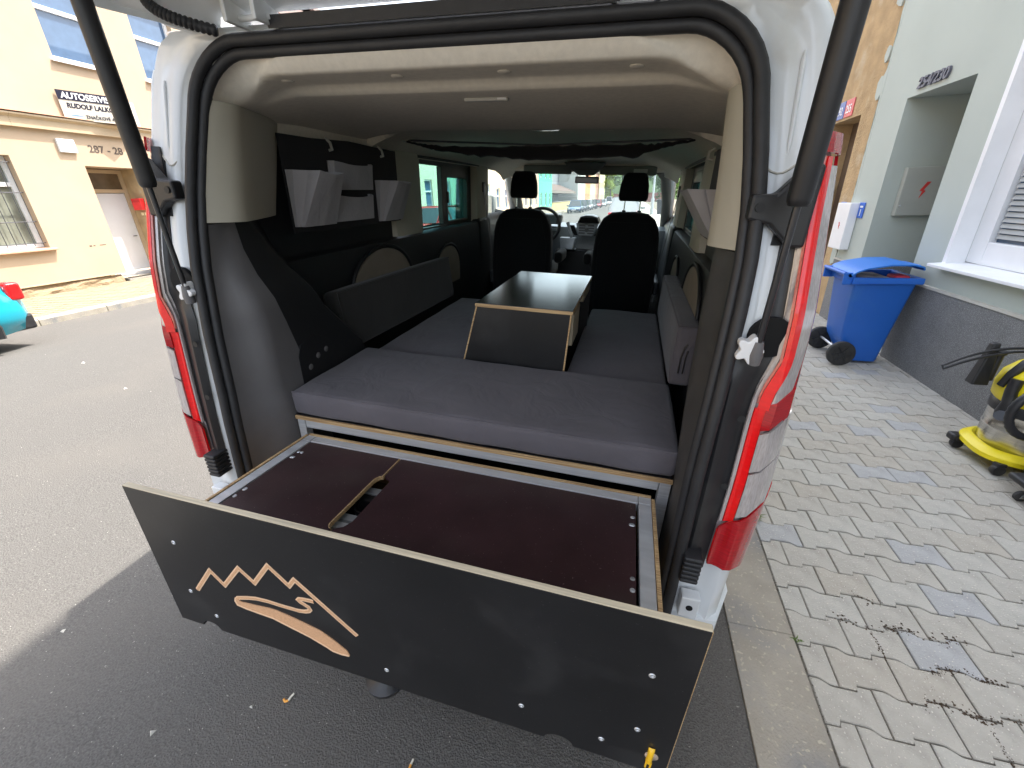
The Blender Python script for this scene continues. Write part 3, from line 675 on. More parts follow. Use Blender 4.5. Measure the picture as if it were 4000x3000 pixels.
house("brick red house between two yellow ones", 137.1, 150, 8.6, (.45,.26,.18), [(.9,2.8),(4.8,6.4)], n=4)
house("last pale yellow house at the end of the street", 150.1, 176, 10.5, (.74,.66,.42), [(.9,2.8),(4.8,6.4)], n=7)
# right side of the street
house("low beige house past the old ochre one", 16.1, 27, 7.0, (.50,.42,.30), [(1.1,2.6),(4.2,5.7)], n=4, x=XR+.01, face=-1)

# ---- trees
def leaf_mat(nm, c): return M(nm, c, rough=.7, var=.35, vs=.8, spec=.3)
m_leaf = [leaf_mat("bright_leaf", (.30,.40,.05)), leaf_mat("dark_leaf", (.030,.055,.022)), leaf_mat("mid_leaf", (.09,.17,.035)), leaf_mat("orange_leaf", (.40,.20,.03))]
m_bark = M("bark", (.10,.08,.06), rough=1, var=.3, vs=6, bump=.6, bs=20)
def tree(label, x, y, h, r, mat, n=1100, th=.35, leaf=.28, name="tree"):
    zb = ZG(y) - .3; t = thing(name, label, "tree" if name == "tree" else "bush", base=(x,y,zb))
    tr = MB(); tr.tube([(x,y,zb),(x+.1,y,zb+h*.25),(x+.05,y+.1,zb+h*.55),(x,y,zb+h*.8)], [r*.07+.06, r*.055+.04, r*.035+.03, .03], 8)
    cl = []
    for k in range(11):
        a = random.random()*6.28; e = random.uniform(.15,1); rr = r*random.uniform(.35,.8)
        c = Vector((x+math.cos(a)*rr*math.sqrt(1-(e-.45)**2), y+math.sin(a)*rr, zb + h*(th + (1-th)*e*.92))); cl.append((c, r*random.uniform(.28,.5)))
        tr.tube([(x+.05,y,zb+h*.4), ((x+c.x)/2,(y+c.y)/2,(zb+h*.5+c.z)/2), tuple(c)], [.06+.02*r,.04+.01*r,.015], 5)
    part("trunk", tr, m_bark, t, smooth=50)
    lf = MB()
    for k in range(n):
        c, cr_ = random.choice(cl); d = Vector((random.gauss(0,1),random.gauss(0,1),random.gauss(0,.8))).normalized()*cr_*random.uniform(.55,1.1)
        p = c + d; u = Vector((random.gauss(0,1),random.gauss(0,1),random.gauss(0,.5))).normalized()*leaf*random.uniform(.6,1.3); v = u.cross(Vector((random.gauss(0,1),random.gauss(0,1),1))).normalized()*leaf*.6
        lf.add([p-u, p-v*.8, p+u, p+v*.8], [(0,1,2,3)])
    part("crown", lf, mat, t, merge=False)
G = "trees at the end of the street"
tree("bright yellow-green tree right of the mirror at the street's end", -8.4, 150, 11, 2.7, m_leaf[0], n=3000, leaf=.30, th=.15)
tree("dark tree just right of the bright one", -5.0, 168, 16, 3.4, m_leaf[1], n=2400, leaf=.45, th=.15)
tree("tall dark tree behind the passenger headrest", 1, 172, 20, 5, m_leaf[1], n=2400, leaf=.6, th=.15)
tree("mid green tree rising left of the lamp post", -13, 200, 17, 7, m_leaf[2], n=1600, leaf=.8)
tree("leafy green tree right of the lamp post", 4.2, 62, 7.5, 2.6, m_leaf[2], n=2200, leaf=.24, th=.12)
tree("dense green tree closing the pavement on the right", 6.8, 66, 9.5, 3.2, m_leaf[2], n=2000, leaf=.3, th=.1)
tree("orange bush at the foot of the green tree on the right", 3.2, 55, 2.1, .9, m_leaf[3], n=500, leaf=.12, th=.1, name="bush")
tree("dark green tree behind the brick wall", 22, 190, 19, 8, m_leaf[1], n=1600, leaf=.9)
mb = MB(); mb.box(-11,10,196,196.4,ZG(196)-.2,ZG(196)+3.2)
t = thing("brick_wall", "low red wall closing the far end of the street", "wall", base=(0,196,ZG(196)))
part("wall_face", mb, M("red_brick_far", (.30,.12,.09), rough=.95, var=.2, vs=2), t); part("coping", MB().box(-11.1,10.1,195.9,196.5,ZG(196)+3.2,ZG(196)+3.4), m_kerb, t)
hl = MB(); rows = []
for k in range(13):
    x = -260 + k*43; rows.append([(x, 330, -3), (x, 350, 14 + 6*math.sin(k*1.3) + 5*math.sin(k*.7)), (x, 420, 22)])
struct("hills", hl.loft(rows), M("wooded_hill", (.05,.085,.03), rough=1, var=.5, vs=.15), smooth=60)
# lamp post, waste container
t = thing("lamp_post", "pale grey lamp post on the pavement right of the passenger headrest", "lamp post", base=(1.45,46,ZG(46)))
part("pole", MB().lathe([(.16,ZG(46)),(.16,1.2),(.10,1.3),(.075,8)], (1.45,46,0), 'z', 12), M("galvanised_grey", (.48,.52,.53), rough=.5, metal=.2), t, smooth=50)
part("arm", MB().tube([(1.45,46,8),(1.1,46,8.4),(.1,46,8.6)], .05, 8), m_rim, t, smooth=50); part("lamp_head", MB().rbox(-.6,.15,45.85,46.15,8.5,8.68,.07,4), m_rim, t, smooth=50)
t = thing("waste_container", "dark waste container standing on the far pavement beside the lamp post", "bin", base=(2.3,47,ZG(47)))
part("body", MB().hexa([(2.0,46.6,ZG(47)),(2.7,46.6,ZG(47)),(2.7,47.3,ZG(47)),(2.0,47.3,ZG(47)),(1.9,46.5,1.0),(2.8,46.5,1.0),(2.8,47.4,1.0),(1.9,47.4,1.0)]), m_blackpl, t, bevel=.03)
part("lid", MB().rbox(1.88,2.82,46.45,47.45,1.0,1.16,.07,3), m_blackpl, t, smooth=50)

# ---- cars (local frame: x across, y forward = travel direction, z up)
def make_car(label, loc, rotz, col, cat="car", name="parked_car", L=4.2, W=1.72, H=1.46, suv=False, group=None, nose='y'):
    zb = loc[2]; t = thing(name, label, cat, base=(0,0,0)); t.location = loc; t.rotation_euler = (0,0,rotz)
    if group: t['group'] = group
    paint = M("car_paint_" + "_".join(str(int(c*99)) for c in col), col, rough=.25, var=.03, coat=.8)
    hw = W/2; b = .70 if not suv else .80
    st = [(-L/2, .80*hw, .36, b-.12), (-L/2+.10, .93*hw, .26, b), (-L/2+.45, hw, .22, b+.12), (-.6, hw, .20, b+.12), (.9, hw, .20, b+.10), (L/2-.75, .98*hw, .22, b+.02), (L/2-.18, .90*hw, .26, b-.12), (L/2, .74*hw, .36, b-.24)]
    rows = []
    for y, w_, z0, z1 in st:
        rows.append([(-w_*.86,y,z0),(-w_,y,lerp(z0,z1,.3)),(-w_*.99,y,lerp(z0,z1,.75)),(-w_*.90,y,z1),(0,y,z1+.035),(w_*.90,y,z1),(w_*.99,y,lerp(z0,z1,.75)),(w_,y,lerp(z0,z1,.3)),(w_*.86,y,z0)])
    part("body", MB().loft(rows, close=True, cap=True), paint, t, smooth=50)
    zt = b + .10; g = [(-L/2+.18, .84*hw, zt-.04), (-L/2+.62, .68*hw, H-.05), (-.2, .70*hw, H), (.35, .68*hw, H-.05), (1.15, .80*hw, zt-.02)]
    cab = MB()
    cab.loft([[(-w_*(1 if z > zt+.2 else 1.0),y,z),(-w_*.85,y,z+.02),(w_*.85,y,z+.02),(w_,y,z)] for y, w_, z in g])
    part("roof", cab.box(-.66*hw,.66*hw,-L/2+.66,.28,H-.03,H+.012), paint, t, smooth=40)
    gl = MB(); e = .006
    for s in (-1, 1):
        a = [(s*(.90*hw),-L/2+.30,zt-.02),(s*.90*hw,1.05,zt-.02),(s*(.69*hw),.30,H-.07),(s*(.69*hw),-L/2+.66,H-.07)]
        gl.add(a, [(0,1,2,3)])
    part("side_glass", gl, m_carglass, t, solid=.006)
    part("windscreen", MB().quad((-.80*hw,1.18,zt),(.80*hw,1.18,zt),(.66*hw,.36,H-.045),(-.66*hw,.36,H-.045)), m_carglass, t, solid=.006)
    part("rear_glass", MB().quad((-.74*hw,-L/2+.20,zt),(.74*hw,-L/2+.20,zt),(.64*hw,-L/2+.60,H-.07),(-.64*hw,-L/2+.60,H-.07)), m_carglass, t, solid=.006)
    for s in (-1, 1):
        pb = MB(); pb.tube([(s*.905*hw,-.25,zt-.02),(s*.70*hw,-.15,H-.03)], .03, 6).tube([(s*.90*hw,1.12,zt-.02),(s*.68*hw,.34,H-.03)], .035, 6).tube([(s*.88*hw,-L/2+.26,zt-.02),(s*.67*hw,-L/2+.62,H-.03)], .05, 6)
        part("pillar", pb, paint, t)
        part("headlight", MB().rbox(s*.72*hw-.17,s*.72*hw+.17,L/2-.26,L/2-.05,b-.26,b-.12,.05,3), m_clear, t, smooth=50)
        part("tail_light", MB().rbox(s*.80*hw-.12,s*.80*hw+.12,-L/2+.0,-L/2+.16,b-.16,b+.06,.04,3), m_red, t, smooth=50)
        part("wing_mirror", MB().rbox(s*hw-.06,s*hw+.16*s+.06,.86,.98,zt,zt+.16,.04,3), paint, t, smooth=50)
        for y in (-L/2+.78, L/2-.82):
            wh = part("wheel", MB().lathe([(.20,s*(hw-.20)),(.30,s*(hw-.20)),(.32,s*(hw-.15)),(.32,s*(hw-.03)),(.30,s*(hw+.01)),(.21,s*(hw+.01)),(.21,s*(hw-.02))], (0,y,.32), 'x', 24), m_tyre, t, smooth=40)
            rm = MB().lathe([(.0,s*(hw-.03)),(.05,s*(hw-.01)),(.20,s*(hw-.02)),(.21,s*(hw+.004))], (0,y,.32), 'x', 24, cap=False)
            for k in range(5):
                a = k*1.2566; c_, s_ = math.cos(a), math.sin(a); rm.hexa([(s*(hw-.025),y+c_*.04-s_*.03,.32+s_*.04+c_*.03),(s*(hw-.025),y+c_*.04+s_*.03,.32+s_*.04-c_*.03),(s*(hw-.025),y+c_*.2+s_*.02,.32+s_*.2-c_*.02),(s*(hw-.025),y+c_*.2-s_*.02,.32+s_*.2+c_*.02),(s*(hw+.006),y+c_*.04-s_*.03,.32+s_*.04+c_*.03),(s*(hw+.006),y+c_*.04+s_*.03,.32+s_*.04-c_*.03),(s*(hw+.002),y+c_*.2+s_*.02,.32+s_*.2-c_*.02),(s*(hw+.002),y+c_*.2-s_*.02,.32+s_*.2+c_*.02)])
            part("rim", rm, m_rim, wh, smooth=30)
            ar = MB(); pa = []
            for k in range(11):
                a = math.pi*(k/10)*1.16 - .25; pa.append((s*(hw+.004), y+.36*math.cos(a), .32+.36*math.sin(a)))
            part("wheel_arch", ar.tube(pa, .045, 6), m_blackpl, t, smooth=50)
    part("bumper", MB().box(-.80*hw,.80*hw,-L/2-.04,-L/2+.25,.24,.44).box(-.72*hw,.72*hw,L/2-.2,L/2+.03,.24,.42), m_blackpl, t, bevel=.03)
    part("number_plate", MB().box(-.26,.26,-L/2-.046,-L/2-.042,.46,.57).box(-.26,.26,L/2+.032,L/2+.036,.34,.45), m_letw, t)
    return t
zr = lambda x, y: interp(x, RX, RZ) + ZG(y)
make_car("turquoise car with red tail lamp cut by the left edge of the photo", (-8.35, 1.62, zr(-8.35,1)+.005), math.pi, (.0,.36,.48), L=3.95, W=1.66, suv=True)
make_car("red estate car across the road seen through the tinted sliding-door window", (-8.30, 17.6, zr(-8.3,17)), math.pi, (.72,.07,.07), L=4.3, suv=True, H=1.5)
GC = "cars parked along the opposite kerb far down the street"
for i, (y, col, lb) in enumerate([(58.5,(.05,.12,.22),"nearest dark blue car of the far row beside the yellow wall"),(64.5,(.03,.05,.08),"black car second in the far parked row"),(70.5,(.60,.64,.68),"silver car third in the far parked row"),(77,(.05,.06,.07),"dark grey car fourth in the far parked row"),(87,(.40,.03,.04),"red car in the far parked row"),(99,(.65,.70,.75),"pale car behind the red one in the far row"),(118,(.74,.76,.78),"white van-like car last in the far parked row")]):
    make_car(lb, (-7.5 + .012*(y-58), y, zr(-7.5,y)), math.pi, col, group=GC, H=1.5 if i < 6 else 2.0, suv=(i == 6))
make_car("silver estate car parked ahead seen under the passenger headrest", (-.62, 27.5, zr(-.6,27)), 0, (.52,.55,.57), L=4.5, W=1.85, H=1.62, suv=True)

# ============================================================ THE VAN (own frame MV)
van = thing("camper_van", "white van with open tailgate showing its dark grey camper interior", "van", base=(0,0,0), frame=MV)
def yr(z): return interp(z, [.3,.6,.9,1.2,1.42,1.64,1.9,2.1], [-.13,-.12,-.105,-.08,-.05,0,.06,.11])
def xo(z, sg=1): return interp(z, [.25,.45,.75,1.0,1.4,1.75,1.90,1.97,2.005,2.022], [.92,.938,.943,.957,.950,.927,.912,.90,.87,.81])
# arch-shaped path round the opening (right bottom -> top -> left bottom)
def arch(hw, top, rad, zb, nside=14, ncorn=9, ntop=11):
    p = [(hw, lerp(zb, top-rad, k/nside)) for k in range(nside+1)]
    p += [(hw-rad+rad*math.cos(a), top-rad+rad*math.sin(a)) for a in [math.pi/2*k/ncorn for k in range(1, ncorn+1)]]
    p += [(lerp(hw-rad, -(hw-rad), k/ntop), top) for k in range(1, ntop)]
    return p + [(-x, z) for x, z in reversed(p[:nside+ncorn+1])]
def hoff(z): return interp(z, [.6,1.0,1.3,1.5,1.62,1.72,1.83,1.95], [0,0,.008,.013,.006,-.008,-.028,-.034])
def arch(*a, _f=arch, **k): return [(x + (1 if x > 0 else -1)*hoff(z)*min(1, max(0, (abs(x)-.30)/.35)), z) for x, z in _f(*a, **k)]
inn = arch(.752, 1.974, .15, .30); out = arch(.958, 2.022, .12, .30)
def extra(t_, z): return interp(z, [1.45,1.70,1.92], [0,.4,1])*interp(t_, [.5,.62,.80,.93,1.0], [0,.012,.045,.075,.11])
n_ = len(inn); rows = []
ts = [0, .10, .35, .50, .62, .80, .93, 1.0]; dy = [.05, .02, .03, .035, .018, .05, .12, .22]
for i in range(n_):
    (xi, zi), (xq, zq) = inn[i], out[i]; row = []
    for t_, d_y in zip(ts, dy):
        xe = math.copysign(min(abs(xq), xo(zq)), xq) if abs(xi) > .59 else xq
        x, z = lerp(xi, xe, t_), lerp(zi, zq, t_)
        yy = yr(min(z, 1.95)) + d_y + extra(t_, z)*interp(abs(xi), [.60,.74], [0,1])
        if zi > 1.965: yy = yr(1.95) + d_y*.75
        row.append((x, yy, z))
    rows.append(row)
part("rear_frame", MB().loft(rows), m_white, van, smooth=80)
# roof skin, roof edge pressings
rf = MB(); rr = []
for y in (.165, .5, 1.5, 2.6, 3.3):
    zc = 2.035 + .02*min(1, y) - max(0, y-2.4)*.06
    rr.append([(x, y + (.0 if y > .2 else .06*(abs(x) > .7) + .10*(abs(x) > .85)), (zc - .02*(abs(x)/.8)**2 - (.06 if abs(x) > .9 else (.02 if abs(x) > .83 else 0)))) for x in (-.945,-.90,-.80,-.5,-.2,0,.2,.5,.80,.90,.945)])
part("roof", rf.loft(rr), m_white, van, smooth=50)
# side panels with window openings
WZ = (1.41, 1.80)
def side(sg):
    ys = [.05,.44,1.45,1.62,2.62,2.80,2.96,3.72,4.25]; zs = [.28,.45,.7,1.0,1.2,1.375,1.80,1.90,1.97,2.005]
    mb = MB()
    for i in range(len(ys)-1):
        for j in range(len(zs)-1):
            a, b, c, d = ys[i], ys[i+1], zs[j], zs[j+1]
            if c >= 1.37 and d <= 1.81 and (i in (1,3,6)): continue
            if a >= 3.7 and c >= 1.37: continue
            if i == 6 and c >= 1.79 and d > 1.9: pass
            def q(y, z):
                yy = yr(z) + .22 + extra(1,z) if y == .05 else y
                return (sg*(xo(z, sg) - .05*max(0, (y-3.3)) + .03*min(1, max(0,y-.3))), yy, z)
            mb.quad(q(a,c), q(b,c), q(b,d), q(a,d))
    return mb
for sg in (1, -1): part("side_panel", side(sg), m_white, van, smooth=50)
# bonnet, nose, floor pan
bn = MB().loft([[(x, y, z - .05*(abs(x)/.85)**2) for x in (-.86,-.6,0,.6,.86)] for y, z in ((4.22,1.27),(4.5,1.16),(4.78,1.0),(4.92,.75),(4.93,.4))])
part("bonnet", bn, m_white, van, smooth=50)
part("front_wing", MB().box(.80,.93,4.2,4.75,.45,1.12).box(-.93,-.80,4.2,4.75,.45,1.12), m_white, van, bevel=.05)
part("floor_pan", MB().box(-.80,.80,.0,4.6,.40,.54), m_blackpl, van)
part("cargo_floor", MB().box(-.79,.79,-.06,4.2,.545,.58), m_carpet, van)
part("rear_bumper", MB().loft([[(x, y, z) for x, y in ((-.955,.35),(-.95,.02),(-.90,-.10),(-.6,-.145),(0,-.155),(.6,-.145),(.90,-.10),(.95,.02),(.955,.35))] for z in (.30,.36,.48,.535)] + [[(-.93,.35,.545),(-.90,.02,.545),(-.85,-.06,.545),(-.6,-.08,.545),(0,-.08,.545),(.6,-.08,.545),(.85,-.06,.545),(.90,.02,.545),(.93,.35,.545)]]), m_white, van, smooth=45)
part("underrun", MB().box(-.8,.8,-.05,.02,.22,.34), m_blackpl, van, bevel=.02)
for s in (-1, 1):
    for y, zc in ((.98,.345),(3.9,.30)):
        wh = part("wheel", MB().lathe([(.21,s*.72),(.32,s*.72),(.345,s*.76),(.345,s*.87),(.32,s*.905),(.22,s*.905),(.22,s*.88)], (0,y,zc), 'x', 26), m_tyre, van, smooth=40)
        part("rim", MB().lathe([(0,s*.885),(.08,s*.895),(.20,s*.875),(.22,s*.907)], (0,y,zc), 'x', 26, cap=False), m_rim, wh, smooth=30)
        part("wheel_arch", MB().prism([(y+.42*math.cos(a), zc+.42*math.sin(a)) for a in [math.pi*k/14 for k in range(15)]], 'x', *sorted((s*.70, s*.925))), m_blackpl, van)
part("tow_ball", MB().lathe([(0,.395),(.035,.397),(.052,.41),(.055,.425),(.03,.44),(.018,.47)], (.0,-.435,0), 'z', 18).tube([(.0,-.435,.44),(.0,-.40,.40),(.0,-.3,.36),(.0,-.05,.34)], .016, 8), m_blackpl, van, smooth=40)

# ---- weather seal: two rubber beads round the opening
s1 = [(x, yr(z) + .002, z) for x, z in arch(.729, 1.975, .15, .40)]
s2 = [(x, yr(z) + .022, z) for x, z in arch(.713, 1.951, .138, .40)]
sl = part("door_seal", MB().tube(s1, .0145, 10).tube(s2, .0135, 10), m_rubber, van, smooth=60)
fl = []
for k in range(0, 21):
    x = -.40 + k*.042; fl.append([(x,.065,1.988),(x,.058,2.012),(x,.075,2.016)])
part("roof_edge_flap", MB().loft(fl), m_rubber, van, solid=.006)

# ---- tail lamps on the corner surface
def corner(t_, z, sg, off):
    xi, xq = .752, xo(z, sg); x = lerp(xi, xq, t_)
    d = interp(t_, ts, dy); y = yr(z) + d + extra(t_, z)
    nx = interp(t_, [.45,.7,.9,1.0], [-.1,.35,.75,.95]); ny = -math.sqrt(max(0, 1-nx*nx))
    return (sg*(x + nx*off), y + ny*off, z)
def side_ext(u, z, sg, off):
    """u 0..1 over the rear corner face, 1..1.6 wraps on to the flank"""
    if u <= 1: return corner(lerp(lamp_in(z), 1.0, u), z, sg, off)
    return (sg*(xo(z, sg)+off), yr(z)+.22+extra(1,z)+(u-1)*.20, z)
def lamp_in(z): return interp(z, [.68,1.18,1.24,1.32,1.60,1.76], [.42,.44,.46,.56,.55,.60])
def lens(sg, u0, u1, z0, z1, off=.012, nu=6, nz=10, shear=0.0, top=False):
    rows = []
    for j in range(nz+1):
        z = lerp(z0, z1, j/nz); rows.append([side_ext(lerp(u0, u1, i/nu), z + shear*lerp(u0,u1,i/nu)*(j/nz if top else 1), sg, off) for i in range(nu+1)])
    return MB().loft(rows)
for sg in (1, -1):
    hb = part("tail_lamp", lens(sg, -.02, 1.30, .745, 1.755, .005, 12, 26), m_clear, van, smooth=60)
    part("edge_lens", lens(sg, -.02, .045, .885, 1.70, .016, 2, 24), m_clear, hb, smooth=60, solid=-.006)
    part("ribbed_lens", lens(sg, .05, .095, 1.215, 1.715, .017, 4, 24), m_salmon, hb, smooth=60, solid=-.006)
    part("stop_lens", lens(sg, .10, .255, 1.205, 1.715, .018, 4, 24), m_red, hb, smooth=60, solid=-.006)
    part("stop_lens_lower", lens(sg, .06, .215, .885, 1.20, .018, 4, 16, .03), m_red, hb, smooth=60, solid=-.006)
    part("inner_ribbed_lens", lens(sg, .225, .60, 1.13, 1.195, .0165, 4, 6, .10), m_red2, hb, smooth=60, solid=-.006)
    part("indicator_lens", lens(sg, .225, .95, 1.02, 1.12, .0165, 6, 8, .10), m_clear, hb, smooth=60, solid=-.006)
    part("reverse_lens", lens(sg, .225, 1.05, .885, 1.01, .0165, 6, 10, .11), m_clear, hb, smooth=60, solid=-.006)
    part("side_clear_lens", lens(sg, .26, .55, 1.215, 1.70, .014, 6, 16), m_clear, hb, smooth=60, solid=-.006)
    part("outer_edge_lens", lens(sg, .56, .66, 1.13, 1.72, .0135, 3, 20), m_red2, hb, smooth=60, solid=-.006)
    part("bottom_lens", lens(sg, -.01, 1.22, .748, .872, .019, 12, 8, .125, True), m_red2, hb, smooth=60, solid=-.006)
    part("bottom_reflector", lens(sg, -.01, .20, .752, .864, .022, 4, 8, .10, True), m_red, hb, smooth=60, solid=-.004)
    part("top_lens", lens(sg, .0, .75, 1.722, 1.758, .018, 6, 4), m_red2, hb, smooth=60, solid=-.006)
    # black plastic between lamp and seal
    cv = []
    for j in range(25):
        z = lerp(.715, 1.70, j/24); a = interp(z, [.715,1.26,1.33,1.38,1.55,1.68,1.70], [.08,.08,.12,.38,.40,.40,.42]); b = lamp_in(z)-.012
        cv.append([corner(lerp(a,b,k/4), z, sg, .005 + (.012 if (z < 1.3 and k in (1,2)) else 0)) for k in range(5)])
    part("lamp_cover", MB().loft(cv), m_blackpl, van, smooth=40, solid=-.004)
    up = [[corner(lerp(interp(z,[1.58,1.78],[.30,.55]), lamp_in(z)+.01, k/3), z, sg, .007) for k in range(4)] for z in (1.55,1.60,1.65,1.70,1.735)]
    part("lamp_cover_top", MB().loft(up), m_blackpl, van, smooth=40, solid=-.004)
    sm = [corner(lerp(.03, .80, k/12), 1.705 - .02*math.sin(k*.5), sg, .001) for k in range(13)]
    part("sealant_seam", MB().tube(sm, .0022, 5), M("aged_sealant", (.50,.48,.42), rough=.6), van, smooth=60)
    part("pressed_crease", MB().tube([corner(.66, lerp(1.50,1.93,k/14), sg, -.001) for k in range(15)], [.002]+[.006]*13+[.002], 8), m_white, van, smooth=60)
    part("pressed_crease", MB().tube([corner(.30, lerp(1.72,1.90,k/10), sg, -.002) for k in range(11)], [.002]+[.005]*9+[.002], 8), m_white, van, smooth=60)
    # fixing knob, strut ball, buffer, bracket
    kx, kz = sg*.785, 1.350
    st_ = []
    for k in range(40):
        a = 2*math.pi*k/40; r_ = .023 + .006*math.cos(5*a); st_.append((kx - sg*.018 + r_*math.cos(a), kz - .006 + r_*1.15*math.sin(a)))
    part("lamp_knob", MB().prism(st_, 'y', yr(kz)-.028, yr(kz)+.0), m_knob, van, bevel=.006)
    part("knob_recess", MB().lathe([(.045,yr(kz)+.012),(.045,yr(kz)+.024)], (sg*.812,0,1.365), 'y', 20), m_hole, van)
    bf = MB()
    for k in range(6): bf.rbox(*sorted((sg*(.765), sg*(.812))), yr(.75)-.03, yr(.75)+.03, .70+k*.015, .713+k*.015, .006, 2)
    part("rubber_buffer", bf, m_rubber, van, smooth=50)
    part("corner_bracket", MB().box(*sorted((sg*.785,sg*.835)), -.135,-.10, .565,.64), m_white, van, bevel=.004)
    part("bracket_hole", MB().lathe([(.009,-.1375),(.009,-.1345)], (sg*.81,0,.605), 'y', 14), m_hole, van)
    part("cable_bracket", MB().prism([(sg*.745,1.598),(sg*.745,1.646),(sg*.788,1.648),(sg*.835,1.705),(sg*.86,1.70),(sg*.862,1.55),(sg*.835,1.548),(sg*.788,1.590)], 'y', -.022, .012), m_blackpl, van, bevel=.006)
    part("bracket_bolt", MB().lathe([(.009,-.026),(.009,-.0215)], (sg*.763,0,1.622), 'y', 12), m_trimblk, van)
    for z in (1.0, 1.18): part("cover_screw", MB().lathe([(.009,yr(z)-.004),(.007,yr(z)-.001)], (sg*.79,0,z), 'y', 12), m_trimblk, van)
    # gas strut
    lo = Vector((sg*.772, -.080, 1.335)); hi = Vector((sg*.755, -.130, 2.07))
    L_ = lo.lerp(hi, .40)
    gs = part("gas_strut", MB().tube([tuple(L_), tuple(L_.lerp(hi,.015)), tuple(L_.lerp(hi,.03)), tuple(hi)], [.016,.0195,.0205,.0205], 18), m_blackpl, van, smooth=50)
    part("rod", MB().tube([tuple(lo), tuple(L_.lerp(hi,.02))], .0068, 10), M("dark_steel_rod", (.07,.07,.075), rough=.3, metal=.7), gs, smooth=60)
    part("ball_end", MB().tube([tuple(lo - (hi-lo).normalized()*.022), tuple(lo), tuple(lo + (hi-lo).normalized()*.03)], [.013,.015,.010], 12), m_trim, gs, smooth=60)

# ---- tailgate, swung up over the opening
TG = Matrix.Translation((0, .075, 2.032)) @ Matrix.Rotation(R(-13), 4, 'X')      # local: y towards the camera is negative
tm = MB(); rows = []
for y, z in ((.02,.0),(-.03,.0),(-.06,.012),(-.10,.012),(-.14,.03),(-.30,.05),(-.6,.05),(-1.05,.03)):
    w_ = interp(-y, [-.02,.03,.10,.2,1.05], [.64,.70,.80,.85,.87])
    rows.append([(x*w_, y + (.03*(abs(x) > .9)), z - (.028 if abs(x) > .93 else 0) + (.0 if abs(x) < .9 else .0)) for x in (-1,-.94,-.88,-.6,-.3,0,.3,.6,.88,.94,1)])
tg = part("tailgate", tm.loft(rows).xf(TG), m_white, van, smooth=35)
ou = MB(); rows = []
for y, z in ((.02,.05),(-.2,.12),(-.6,.13),(-1.05,.09)):
    w_ = interp(-y, [-.02,.2,1.05], [.66,.88,.885]); rows.append([(x*w_, y, z - .03*abs(x)) for x in (-1,-.6,0,.6,1)])
part("outer_skin", ou.loft(rows).xf(TG), m_white, tg, smooth=50)
for s in (-1, 1):
    rm_ = MB().loft([[(s*interp(-y,[-.02,.03,.10,.2,1.05],[.645,.705,.805,.855,.875]), y, z) for z in (-.03,.02,.08)] for y in (.02,-.03,-.10,-.2,-.6,-1.05)])
    part("edge_flange", rm_.xf(TG), m_white, tg, smooth=50)
part("stiffening_rib", MB().tube([(-.62,-.085,.010),(-.3,-.075,.008),(0,-.072,.008),(.3,-.075,.008),(.62,-.085,.010)], .010, 8).tube([(-.60,-.13,.03),(0,-.115,.028),(.60,-.13,.03)], .014, 8).xf(TG), m_white, tg, smooth=60)
part("rear_window", MB().rbox(-.66,.66,-.80,-.30,.035,.05,.006,6).xf(TG), m_carglass, tg, smooth=40)
part("pillar_cover", MB().hexa([(-.86,-.42,.0),(-.66,-.36,.0),(-.66,-.12,.02),(-.80,-.14,.02),(-.86,-.42,.035),(-.66,-.36,.035),(-.66,-.12,.045),(-.80,-.14,.045)]).xf(TG), M("grey_green_plastic", (.10,.115,.11), rough=.5), tg, bevel=.01)
part("strut_mount", MB().rbox(-.78,-.70,-.31,-.25,-.01,.03,.012,3).rbox(.70,.78,-.34,-.28,-.01,.03,.012,3).xf(TG), m_blackpl, tg, smooth=50)
for x in (-.44, .47):
    hg = MB(); hg.box(x-.048,x-.036,.02,.10,1.994,2.052).box(x+.036,x+.048,.02,.10,1.994,2.052).tube([(x-.055,.062,2.010),(x+.055,.062,2.010)], .007, 8)
    hn = part("hinge", hg, m_white, van, bevel=.003)
    part("hinge_bolt", MB().lathe([(.010,.010),(.010,.016)], (x-.02,0,0), 'z', 8).lathe([(.010,.010),(.010,.016)], (x+.02,0,0), 'z', 8).xf(Matrix.Translation((0,.0,2.022))), m_steel, hn)
cd = []; P0, P1, P2_, P3 = Vector((-.715,.03,2.067)), Vector((-.70,-.005,2.022)), Vector((-.64,.03,2.007)), Vector((-.565,.075,1.994))
for k in range(61):
    t_ = k/60; cd.append(P0*(1-t_)**3 + P1*3*t_*(1-t_)**2 + P2_*3*t_*t_*(1-t_) + P3*t_**3)
part("cable_conduit", MB().tube([tuple(p) for p in cd], [.0135 if k % 3 else .0105 for k in range(61)], 12), m_rubber, van, smooth=70)
part("conduit_grommet", MB().lathe([(.030,-.006),(.026,.004),(.016,.014)], (0,0,0), 'z', 16).xf(Matrix.Translation((-.715,.03,2.067)) @ Matrix.Rotation(R(180),4,'X')), m_rubber, van, smooth=50)

